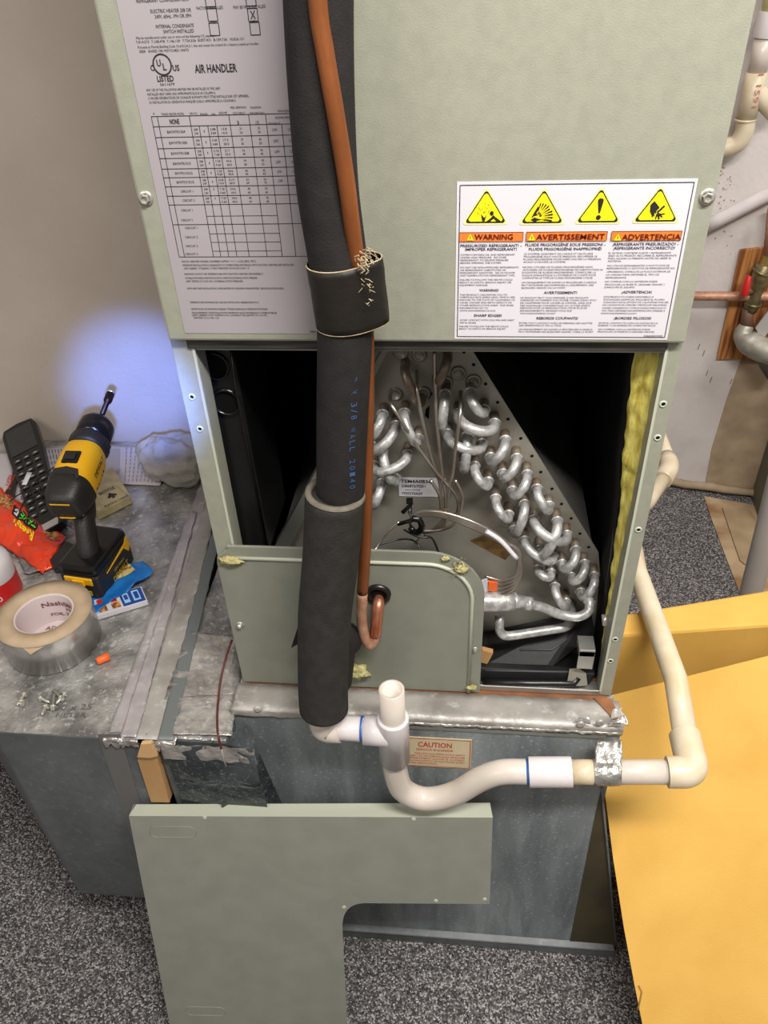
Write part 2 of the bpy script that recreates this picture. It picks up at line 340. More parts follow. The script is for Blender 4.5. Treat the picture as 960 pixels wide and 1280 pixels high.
mb_ = MB().prism(tl, (0, 0, -.004)); tag(part(mb_, 'stone_slab', mat('slab', (170, 150, 118), .8, 0, (150, 128, 98), 14, 6), loc=tl[0]-V((0, 0, .008))), 'thin tan slab lying on bare floor by the grey conduit', 'slab')
# ================================================================== AIR HANDLER
ah = thing('air_handler', 'sage green air handler cabinet with open front showing the coil, on metal plenum', 'air handler', (0, .27, ZB))
XL, XR, D = -.267, .267, .54
part(MB().box((XL+.002, -.013, ZT), (XR-.002, .0, 2.08)), 'upper_panel', SAGE, ah, bevel=.003)
part(MB().box((XL, .0, ZB), (XL+.003, D, 2.08)).box((XR-.003, 0, ZB), (XR, D, 2.08)).box((XL, D-.003, ZB), (XR, D, 2.08)).box((XL, 0, 2.078), (XR, D, 2.08)), 'cabinet_shell', SAGE2, ah)
for s, x0, x1 in ((-1, XL, XL+.025), (1, XR-.017, XR)):
    mb = MB().box((x0, -.003, ZB+.002), (x1, .0, ZT)); xi = x1-.002 if s < 0 else x0
    mb.box((xi, 0, ZB+.002), (xi+.002, .03, ZT)); mb.box((XL if s < 0 else XR-.004, 0, ZB+.002), (XL+.004 if s < 0 else XR, .03, ZT))
    po = part(mb, 'corner_post', SAGE, ah, bevel=.0012)
    hy = [(240, 496), (250, 536), (284, 690)] if s < 0 else [(829, 505), (822, 547), (798, 662), (769, 799), (763, 826)]
    for px, py in hy:
        c = at(px, py, Y=-.003); h = MB().lathe(c, (0, -1, 0), [(.0042, 0), (.0036, .0012), (.0022, .0009), (.0018, -.004)], 14)
        part(h, 'screw_hole', SAGE_L, po); part(MB().lathe(c, (0, -1, 0), [(.0021, .0006), (.0002, .0006)], 10), 'hole', BLACKM, po)
    part(MB().box((xi-.0005, -.0036, ZB+.01), (xi+.0025, -.003, ZT-.01)), 'folded_edge', SAGE_L, po)
def hexscrew(c, n, r, parent, m=SCREW, name='screw'):
    c = V(c); n = V(n).normalized()
    mb = MB().lathe(c, n, [(r*1.55, 0), (r*1.5, .0012), (r, .0014)], 20)
    mb.lathe(c, n, [(r, .0012), (r, .0045), (r*.85, .0052), (r*.62, .0050), (r*.58, .0034), (.0002, .0034)], 6, smooth=False)
    return part(mb, name, m, parent)
hexscrew(at(182, 248, Y=-.013), (0, -1, 0), .0048, ah); hexscrew(at(884, 246, Y=-.013), (0, -1, 0), .0048, ah)
# dark rail under the upper panel, bottom rail
part(MB().box((XL+.018, -.006, ZT-.013), (XR-.017, .02, ZT-.001)), 'top_rail', RAILD, ah, bevel=.002)
part(MB().box((XL+.02, -.001, ZT-.016), (XR-.018, .002, ZT-.013)), 'rail_lip', RAIL, ah)
part(MB().box((.075, -.0035, ZB+.001), (XR-.017, .0, ZB+.011)).box((-.25, 0, ZB+.001), (XR-.017, .022, ZB+.003)), 'bottom_rail', RAIL, ah, bevel=.001)
# interior liner
part(MB().box((XL+.004, .03, ZB), (XL+.012, D-.004, 1.4)).box((XL+.01, D-.012, ZB), (XR-.01, D-.006, 1.4)).box((XL+.01, .03, 1.38), (XR-.01, D-.01, 1.4)).box((XL+.01, .03, ZB), (XR-.01, D-.01, ZB+.003)), 'interior_liner', LINER, ah)
# front filler bulkhead above opening so that light does not fall in from over the rail
# black side drain pan with two ports
dp = part(MB().prism([at(243, 436, Y=.04), at(291, 436, Y=.04), at(337, 690, Y=.04), at(280, 690, Y=.04)], (0, .12, 0)), 'side_drain_pan', BLACKP, ah, bevel=.003)
for px, py in ((268, 457), (283, 502)):
    c = at(px, py, Y=.04)
    part(MB().lathe(c, (0, -1, 0), [(.0185, 0), (.0175, .004), (.015, .0035), (.0145, -.001)], 28), 'drain_port', DBLKG, dp)
    part(MB().lathe(c, (0, -1, 0), [(.0146, .0006), (.0003, .0006)], 24), 'port_recess', BLACKM, dp)
part(MB().tube([at(289, 436, Y=.035), at(294, 480, Y=.032), at(335, 686, Y=.035)], .0018, 6), 'pan_ridge', BLACKP, dp)
# yellow insulation right and black facing sheet
IB = [at(x, y, Y=.034) for x, y in ((795, 425), (793, 437), (788, 490), (781, 560), (774, 640), (767, 705), (758, 770), (750, 840))]
def ib(z):
    for p, q in zip(IB, IB[1:]):
        if p.z >= z >= q.z: return p.x+(q.x-p.x)*(p.z-z)/(p.z-q.z)
    return IB[0].x if z > IB[0].z else IB[-1].x
def insf(u, v):
    z = ZT-.005 - v*(ZT-ZB-.05); x = min(ib(z), .252)*(1-u)+.2625*u; p = V((x, .034-.022*u, z))
    return p + V((.003*noise.noise(p*50)*(1-u), .005*noise.noise(p*60+V((3, 1, 2))), 0))
part(MB().grid(insf, 10, 80), 'fibreglass_insulation', FIBER, ah, solid=.004)
def facef(u, v):
    z = ZT-.005 - v*(ZT-ZB-.02); x = min(ib(z), .254)-.001; return V((x+.002*noise.noise(V((u*3, 0, z*14))), .036+.45*u, z))
part(MB().grid(facef, 10, 40), 'black_facing_sheet', LINER, ah, solid=.002)
part(MB().tube([at(780, 560, Y=.05), at(776, 600, Y=.05), at(764, 690, Y=.05), at(757, 740, Y=.05)], .0012, 6), 'facing_edge', GREYD, ah)
# ---- evaporator coil
YP = .10
coil = part(MB().prism([at(497, 437, Y=YP)+V((0, 0, .05)), at(592, 437, Y=YP)+V((0, 0, .05)), at(590, 437, Y=YP), at(748, 690, Y=YP), at(752, 742, Y=YP), at(744, 795, Y=YP), at(330, 795, Y=YP), at(341, 690, Y=YP)], (0, .0015, 0)), 'evaporator_coil', COILS, ah)
part(MB().prism([at(504, 432, Y=YP-.02)+V((0, 0, .04)), at(509, 432, Y=YP-.02)+V((0, 0, .04)), at(362, 684, Y=YP-.02), at(343, 684, Y=YP-.02)], (0, .02, 0)), 'coil_flange', RAIL, coil)
# slabs of fins behind the plate (an A)
Pap = at(545, 437, Y=YP)+V((0, 0, .05)); Plo = at(748, 690, Y=YP); Plf = at(341, 690, Y=YP)
for E_ in (Plo, Plf):
    mb = MB(); d_ = (E_-Pap); nrm = V((-d_.z, 0, d_.x)).normalized()*(-.03 if E_ is Plo else .03)
    for i in range(60):
        c = Pap + d_*(i/60); mb.prism([c+nrm*.15+V((0, .003, 0)), c+nrm+V((0, .003, 0)), c+nrm+V((0, .36, 0)), c+nrm*.15+V((0, .36, 0))], d_.normalized()*.0006)
    f_ = part(mb, 'fin_slab', RAIL, coil); f_['kind'] = 'stuff'
# tiny punch holes along right edge
for px, py in ((580, 440), (592, 456), (607, 480), (622, 503), (635, 524), (651, 548), (665, 570), (676, 590), (690, 611), (702, 630), (714, 648), (725, 667), (736, 684)):
    c = at(px, py, Y=YP-.0006); part(MB().lathe(c, (0, -1, 0), [(.0022, 0), (.0001, 0)], 8), 'punched_hole', BLACKM, coil)
UB = [((631,541),(613,562),1),((645,562),(628,581),1),((658,581),(640,601),1),((670,601),(685,622),1),((593,572),(610,591),1),((619,611),(635,631),1),
 ((655,620),(642,652),1),((666,638),(707,657),1.3),((695,639),(674,674),1.3),((655,665),(690,685),1),((718,676),(701,693),1),((672,698),(687,703),1),
 ((729,694),(712,710),1),((741,708),(724,728),1),((692,720),(706,740),1),((588,482),(605,503),1),((573,507),(618,519),1.4),((585,533),(580,570),1.1),((560,533),(603,545),1.2),
 ((480,508),(467,530),1),((507,505),(524,537),1),((496,523),(466,548),1.3),((481,551),(496,587),1.1),((511,556),(470,570),1.2),((479,594),(469,616),1),
 ((557,483),(552,520),1)]
for i, (A_, B_, k) in enumerate(UB):
    A = at(*A_, Y=YP); B = at(*B_, Y=YP); st = .018+.004*((i*7) % 3)/2
    u = B-A; R = u.length/2; nn = 9; dep = min(R*1.0, .016)*k
    loop = [A+V((0, -st+.002, 0))]
    for q in range(nn+1):
        t = math.pi*q/nn; loop.append((A+B)/2 - u/2*math.cos(t) + V((0, -st-.004-dep*math.sin(t), 0)))
    loop.append(B+V((0, -st+.002, 0)))
    ub = part(MB().tube(loop, .0062 if k < 1.25 else .0067, 12), 'return_bend', TUBE if i not in (99,) else TUBEB, coil)
    for c in (A, B):
        part(MB().tube([c, c+V((0, -st, 0))], .0061, 12), 'tube_stub', TUBEB, coil)
        part(MB().lathe(c+V((0, -st+.002, 0)), (0, -1, 0), [(.0062, -.001), (.0079, .0006), (.0081, .0012), (.0062, .002)], 14), 'tube_collar', TUBE, coil)
# dull empty collars near the apex + upper hairpins, their shade painted in as brown
for px, py in ((524, 443), (573, 466), (494, 492), (529, 491), (557, 478), (501, 440), (592, 476)):
    c = at(px, py, Y=YP); part(MB().lathe(c, (0, -1, 0), [(.0085, 0), (.0095, .002), (.0068, .004), (.0062, .002), (.0001, .002)], 16), 'tube_sheet_collar', COILS, coil)
for A_, B_ in (((507, 452), (527, 495)), ((560, 440), (546, 470))):
    A = at(*A_, Y=YP); B = at(*B_, Y=YP)
    part(MB().tube([A] + [(A+B)/2-(B-A)/2*math.cos(math.pi*q/8)+V((0, -.016-.014*math.sin(math.pi*q/8), 0)) for q in range(9)] + [B], .0058, 10), 'return_bend', TUBEB, coil, label='return bend near the coil top, its shade painted in brown')
# slots punched in the middle of the plate
part(MB().prism([at(534, 487, Y=YP-.001), at(541, 492, Y=YP-.001), at(536, 500, Y=YP-.001)], (0, .0003, 0)).prism([at(532, 512, Y=YP-.001), at(537, 507, Y=YP-.001), at(536, 524, Y=YP-.001), at(531, 520, Y=YP-.001)], (0, .0003, 0)), 'punched_slot', BLACKM, coil)
# capillary tubes
def yy(pts): return [at(px, py, Y=y) for px, py, y in pts]
caps = [[(489, 487, .09), (488, 502, .065), (498, 520, .055), (520, 555, .055), (545, 590, .055), (567, 615, .055), (573, 632, .055), (568, 648, .06)],
        [(521, 463, .09), (522, 490, .065), (529, 530, .06), (540, 575, .06), (550, 605, .058), (552, 640, .055)],
        [(543, 437, .085), (544, 480, .07), (546, 530, .06), (552, 585, .058), (556, 615, .055), (557, 640, .055)],
        [(576, 489, .085), (575, 520, .055), (570, 555, .055), (566, 590, .055), (560, 620, .055), (559, 642, .055)],
        [(538, 600, .06), (549, 618, .056), (552, 642, .055)], [(569, 600, .05), (578, 622, .048), (570, 652, .048), (552, 662, .05), (528, 664, .05)]]
for c in caps: part(MB().tube(cr(yy(c), 7), .0022, 8), 'capillary_tube', CAPT, coil)
for k in range(5):
    o_ = k*2.0
    loopc = [(606, 741-o_*2.6, .03), (625, 744-o_*2.4, .025), (642, 735-o_*1.8, .02), (651-o_*.5, 712, .02), (643+o_*.6, 690-o_*.3, .02), (622, 669+o_*.8, .02), (590, 652+o_*.9, .02), (556, 641+o_*.7, .025), (532, 639+o_*.6, .03), (516, 645+o_*.4, .035), (513, 655, .045), (520, 664, .055), (540, 664-o_*.3, .058), (556, 655-o_, .057), (556+o_*.5, 635, .055)]
    part(MB().tube(cr(yy(loopc), 7), .0023, 8), 'distributor_tube', CAPT, coil)
part(MB().tube(cr(yy([(608, 664, .012), (626, 676, .012), (646, 698, .012)]), 6), .0031, 8), 'white_sleeve', WHITE, coil)
# sensor clamp, cable ties and wires
part(MB().tube(cr(yy([(515, 648, .03), (524, 650, .03), (527, 660, .03), (520, 666, .035), (513, 660, .035)]), 5), .0042, 8), 'cable_clamp', DBLKG, coil)
part(MB().tube(yy([(503, 641, .04), (516, 628, .045), (512, 640, .04), (516, 650, .03), (498, 655, .04)]), .0028, 8), 'cable_tie', BLACKP, coil)
part(MB().box((-.004, -.003, -.002), (.004, .003, .004), Matrix.Translation(at(512, 627, Y=.04))), 'tie_head', DBLKG, coil)
for w_ in ([(499, 652, .04), (486, 664, .035), (474, 680, .03), (466, 692, .02)], [(474, 681, .03), (495, 675, .04), (512, 674, .04), (522, 680, .04), (526, 692, .03)], [(528, 668, .04), (518, 680, .04), (506, 692, .04)], [(530, 668, .04), (541, 674, .04), (548, 690, .04)], [(505, 662, .04), (520, 670, .03), (536, 672, .03)]):
    part(MB().tube(cr(yy(w_), 6), .0014, 6), 'thermostat_wire', random.choice([BLACKP, CAPT]), coil)
# coil sticker
s0 = at(499, 620, Y=YP-.0008); s1 = at(546, 598, Y=YP-.0008)
st = part(MB().box((s0.x, YP-.0009, s0.z), (s1.x+.012, YP-.0002, s1.z)), 'coil_sticker', WHITE, coil)
pr = Print((s0.x, YP-.0009, s0.z), (1, 0, 0), (0, 0, 1)); H_ = s1.z-s0.z; W_ = s1.x-s0.x
pr.text('TEM4A0B36S', .003, H_*.74, H_*.17, W_*.86, INK, True); pr.text('D868767G01', .004, H_*.50, H_*.15, W_*.62, INK, True)
pr.text('SERIAL NUMBER', .008, H_*.33, H_*.07, W_*.42, INK); pr.text('19352Y0A2V', .004, H_*.10, H_*.14, W_*.55, INK, True); pr.build('print', ah)
part(MB().prism([at(588, 676, Y=YP-.0008), at(606, 668, Y=YP-.0008), at(640, 690, Y=YP-.0008), at(632, 700, Y=YP-.0008)], (0, .0006, 0)), 'brown_sticker', mat('brown_label', (120, 92, 48), .5, 0, (80, 60, 36), 120, 3), coil)
# liquid header and distributor body
mb = MB().tube(cr(yy([(560, 751, .02), (604, 752, .02), (640, 751, .03)]), 4), .0145, 18)
mb.tube(yy([(640, 751, .03), (646, 752, .03), (660, 754, .03)]), [.0145, .010, .0088], 16).tube(yy([(656, 754, .03), (664, 755, .031)]), .0098, 14)
part(mb, 'liquid_header', TUBE, coil)
part(MB().tube(cr(yy([(662, 755, .031), (680, 760, .035), (700, 768, .04), (722, 771, .04), (736, 763, .045), (736, 748, .06), (733, 738, .098)]), 7), .0068, 12), 'header_tube', TUBE, coil)
part(MB().lathe(at(737, 752, Y=.055), (.1, -.3, -1), [(.0068, -.003), (.0092, 0), (.0068, .003)], 14), 'tube_collar', TUBE, coil)
part(MB().tube(fillet(yy([(624, 768, .04), (624, 797, .03), (716, 783, .055), (714, 755, .098)]), .02, 8), .0068, 12), 'drain_side_tube', TUBE, coil)
part(MB().box((-.006, -.004, -.008), (.006, .004, .008), Matrix.Translation(at(616, 731, Y=.028))), 'orange_tag', OPLUG, coil)
part(MB().prism([at(602, 726, Y=.026), at(609, 724, Y=.026), at(612, 745, Y=.026), at(604, 748, Y=.026)], (0, .002, 0)), 'white_tag', WHITE, coil)
# drain pan, brackets
dpn = part(MB().prism([(.05, .01, ZB+.005), (.238, .01, ZB+.005), (.245, .012, ZB+.028), (.05, .012, ZB+.030)], (0, .014, 0)).box((-.24, .018, ZB+.003), (.24, .3, ZB+.012)), 'main_drain_pan', PANK, ah, bevel=.003)
part(MB().prism([at(604, 832, Y=.03), at(690, 834, Y=.03), at(744, 790, Y=.08), at(738, 762, Y=.096), at(604, 790, Y=.096)], (0, .0015, -.002)), 'pan_slope', PANK, dpn)
part(MB().tube(yy([(604, 852, .004), (660, 854, .004), (716, 855, .006), (722, 846, .012)]), .0062, 10), 'pan_lip', BLACKP, dpn)
part(MB().tube(yy([(606, 838, .012), (660, 839, .012), (722, 840, .014)]), .0016, 6), 'pan_rib', GREYD, dpn)
part(MB().tube(yy([(650, 812, .05), (690, 812, .05), (728, 784, .08)]), .0016, 6), 'pan_rib', GREYD, dpn)
part(MB().box((.214, .002, .735), (.236, .03, .748)).box((.214, .002, .710), (.236, .006, .746)), 'coil_bracket', RAIL, ah, bevel=.001)
part(MB().prism([at(712, 836, Y=.01), at(722, 842, Y=.01), at(724, 858, Y=.004), at(708, 858, Y=.004)], (.012, .002, 0)), 'pan_bracket', COILS, ah)
part(MB().tube([at(756, 768, Y=.03), at(757, 782, Y=.02)], .0045, 10), 'bracket_bolt', SCREW, ah)
part(MB().box((-.008, -.004, -.012), (.008, .004, .012), Matrix.Translation(at(606, 819, Y=.012)) @ Matrix.Rotation(.3, 4, 'Y')), 'wood_shim', WOODB, ah)
# ---- lower left panel with rounded corner, raised ridge
YL = -.010
def lp(px, py, y=YL): return at(px, py, Y=y)
zt_ = lp(420, 687).z; xr_ = lp(603, 800).x; zb_ = ZB+.003; xl_ = XL
out = [V((xl_, YL, zb_)), V((xr_, YL, zb_))]; rc = .075
for k in range(13):
    t = math.pi/2*k/12; out.append(V((xr_-rc+rc*math.cos(t), YL, zt_-rc+rc*math.sin(t))))
out += [V((xl_+.018, YL, zt_)), V((xl_+.018, YL, zt_-.006)), V((xl_+.002, YL, zt_-.019)), V((xl_, YL, zt_-.03))]
low = part(MB().prism(out, (0, .004, 0)), 'lower_panel', SAGE2, ah, bevel=.0008)
rg = [V((xr_-.016, YL-.0005, zb_+.002))]; r2 = .06
for k in range(13):
    t = math.pi/2*k/12; rg.append(V((xr_-.016-r2+r2*math.cos(t), YL-.0005, zt_-.019-r2+r2*math.sin(t))))
rg.append(V((xl_+.014, YL-.0005, zt_-.019)))
part(MB().tube(rg, .0026, 8, flat=1), 'panel_ridge', SAGE_L, low)
hexscrew(lp(300, 781), (0, -1, 0), .0035, low); hexscrew(lp(594, 811), (0, -1, 0), .0022, low)
gr = lp(473, 742)
part(MB().lathe(gr, (0, -1, 0), [(.017, 0), (.0165, .004), (.012, .0055), (.0105, .002), (.0105, -.01)], 28), 'rubber_grommet', BLACKP, low)
part(MB().lathe(gr, (0, -1, 0), [(.0106, .001), (.0002, .001)], 20), 'grommet_hole', BLACKM, low)
gr2 = lp(430, 797)
mb = MB().lathe(gr2+V((0, 0, .012)), (0, -1, 0), [(.022, 0), (.021, .008), (.015, .012), (.013, .004)], 28)
part(mb, 'rubber_grommet', FOAM, low, label='large foam grommet behind the insulated pipe')
def clump(c, r, m, parent, name='insulation_tuft', sq=(1, .5, .7), seed=0, n=14):
    c = V(c); mb = MB()
    def g(u, v):
        t, p = math.pi*v, 2*math.pi*u; d = V((math.sin(t)*math.cos(p)*sq[0], math.sin(t)*math.sin(p)*sq[1], math.cos(t)*sq[2]))
        return c + d*r*(1+.55*noise.noise(d*2.3+V((seed, 0, 0)))+.25*noise.noise(d*6+V((0, seed, 0))))
    mb.grid(g, n, n); return part(mb, name, m, parent)
clump(lp(446, 836)+V((0, -.004, 0)), .019, FIBERP, low, seed=2); clump(lp(290, 698)+V((0, -.004, 0)), .011, FIBERP, low, seed=5, sq=(1.4, .4, .6))
clump(lp(577, 709)+V((0, -.003, 0)), .008, FIBERP, low, seed=8); clump(lp(590, 857)+V((0, -.003, 0)), .007, FIBERP, low, seed=11); clump(lp(557, 697)+V((0, -.002, 0)), .005, FIBERP, low, seed=14)
mb = MB()
for k in range(26):
    c = lp(577+random.uniform(-10, 6), 706+random.uniform(-8, 8))+V((0, -.003, 0)); mb.tube([c, c+V((random.uniform(-.01, .01), -.004, random.uniform(-.01, .01)))], .0004, 4)
f_ = part(mb, 'loose_fibres', FIBERP, low); f_['kind'] = 'stuff'
# ---- warning label
YW = -.0136
wl = part(MB().box((.0365, YW, 1.2175), (.2465, -.0129, 1.3705)), 'warning_label', WHITE, ah)
W = Print((0, YW, 0), (1, 0, 0), (0, 0, 1))
def c3(x, y):   # measured on an enlarged view of the label
    p = at(550+x/2.6667, 210+y/2.6667, Y=YW); return p.x, p.z
def wt(t, x0, x1, y, h, k=INKP, bold=False, shear=0, l=0):
    X0, Z0 = c3(x0, y); X1, _ = c3(x1, y); W.text(t, X0, Z0-h/2, h, X1-X0, k, bold, shear=shear, l=l)
x0, z0, x1, z1 = .0365+.0028, 1.2175+.0028, .2465-.0028, 1.3705-.0028
W.frame(x0, z0, x1, z1, .0007, INK)
def tri(cx, cz, s):
    def T(k, m_, l):
        pts = []
        for (ax, az) in ((0, 1), (-1, -.75), (1, -.75)):
            for d_ in (-1, 0, 1):
                r_ = .10; b = V((ax*s*k, az*s*k*.92, 0)); q = V((-az, ax, 0)).normalized()*d_*s*.09
                pts.append((cx+b.x*(1-.03*abs(d_))+(q.x), cz+b.y*(1-.05*abs(d_))+(q.y)))
        W.poly(sorted(pts, key=lambda p: math.atan2(p[1]-cz+s*.2, p[0]-cx)), m_, l)
    T(1.18, SIGNG, 0); T(1.03, INK, 1); T(.90, SIGNY, 2)
TS = .0168
cs = [c3(153, 136), c3(343, 136), c3(531, 133), c3(725, 130)]
for c in cs: tri(c[0], c[1], TS)
def blob(c, pts, k=INK, l=3): W.poly([(c[0]+x*TS/40, c[1]+y*TS/40) for x, y in pts], k, l)
c = cs[0]
blob(c, [(2, -26), (12, -18), (16, -12), (22, -17), (34, -26), (24, -26), (18, -20), (10, -26)]); blob(c, [(9, -6), (13, -3), (17, -6), (17, -11), (13, -14), (9, -11)])
blob(c, [(-10, -10), (-3, -18), (2, -12), (-2, -26), (-7, -25)])
for k in range(46):
    r_ = random.uniform(4, 26); t = random.uniform(.15, 3.0); x, y = -4+r_*math.cos(t)*.9, -14+r_*math.sin(t)
    blob(c, [(x, y), (x+1.6, y+.4), (x+1.2, y+2.2)])
c = cs[1]
for k in range(9):
    t = 1.35-k*.2; r0, r1 = 12+3*(k % 2), 34-9*abs(k-3)/6 if k < 5 else 36
    ox, oy = -12, -16
    def q(r_, a_): return (ox+r_*math.cos(a_)*.95, oy+r_*math.sin(a_))
    blob(c, [q(r0, t), q(r1, t-.06), q(r1, t+.05)]); 
    if k < 7: blob(c, [q(r0*.4, t), q(r0*.8, t-.12), q(r0*.9, t+.1)])
blob(c, [(-24, -18), (-16, -2), (-10, 8), (-8, 0), (-14, -8), (-10, -12), (-17, -14)]); blob(c, [(-25, -22), (-17, -17), (-8, -20), (6, -24), (26, -26), (-2, -22), (-10, -24), (-16, -27)])
c = cs[2]
blob(c, [(-5, 18), (-2, 21), (4, 21), (7, 18), (6, 10), (2, -10), (-1, -10), (-4, 8)]); W.ring(c[0]-.1*TS/40, c[1]-19*TS/40, 0, 5.2*TS/40, INK, 16, 3)
c = cs[3]
blob(c, [(-16, 6), (-9, 14), (4, 0), (-2, -8), (-1, -14), (-5, -9), (-4, -20), (-7, -16), (-8, -22), (-11, -14), (-15, -8)])
blob(c, [(-1, -9), (12, 5), (15, 2), (2, -12)]); blob(c, [(3, -11), (10, -13), (18, -12), (17, -14), (10, -16), (14, -20), (12, -21), (6, -17), (8, -24), (5, -25), (2, -17), (0, -25), (-2, -24), (-1, -14)])
for (xa, xb, t, tx0, tx1) in ((64, 278, 'WARNING', 115, 243), (286, 558, 'AVERTISSEMENT', 320, 549), (568, 806, 'ADVERTENCIA', 606, 802)):
    A_ = c3(xa, 246); B_ = c3(xb, 211); zb2, zt2 = c3(300, 243)[1], c3(300, 212)[1]
    xe = min(B_[0], x1); W.rect(A_[0], zb2, xe, zt2, ORANGE, 1); W.frame(A_[0], zb2, xe, zt2, .0004, INK, 2)
    wt(t, tx0, tx1, 228, .0050, DKRED, True, l=3)
    X_, Z_ = c3(tx0-14, 229); s_ = .0032
    W.poly([(X_, Z_+s_), (X_-s_, Z_-s_*.9), (X_+s_, Z_-s_*.9)], SIGNY, 3); W.line((X_, Z_+s_*.45), (X_, Z_-s_*.5), .0006, INK, 4)
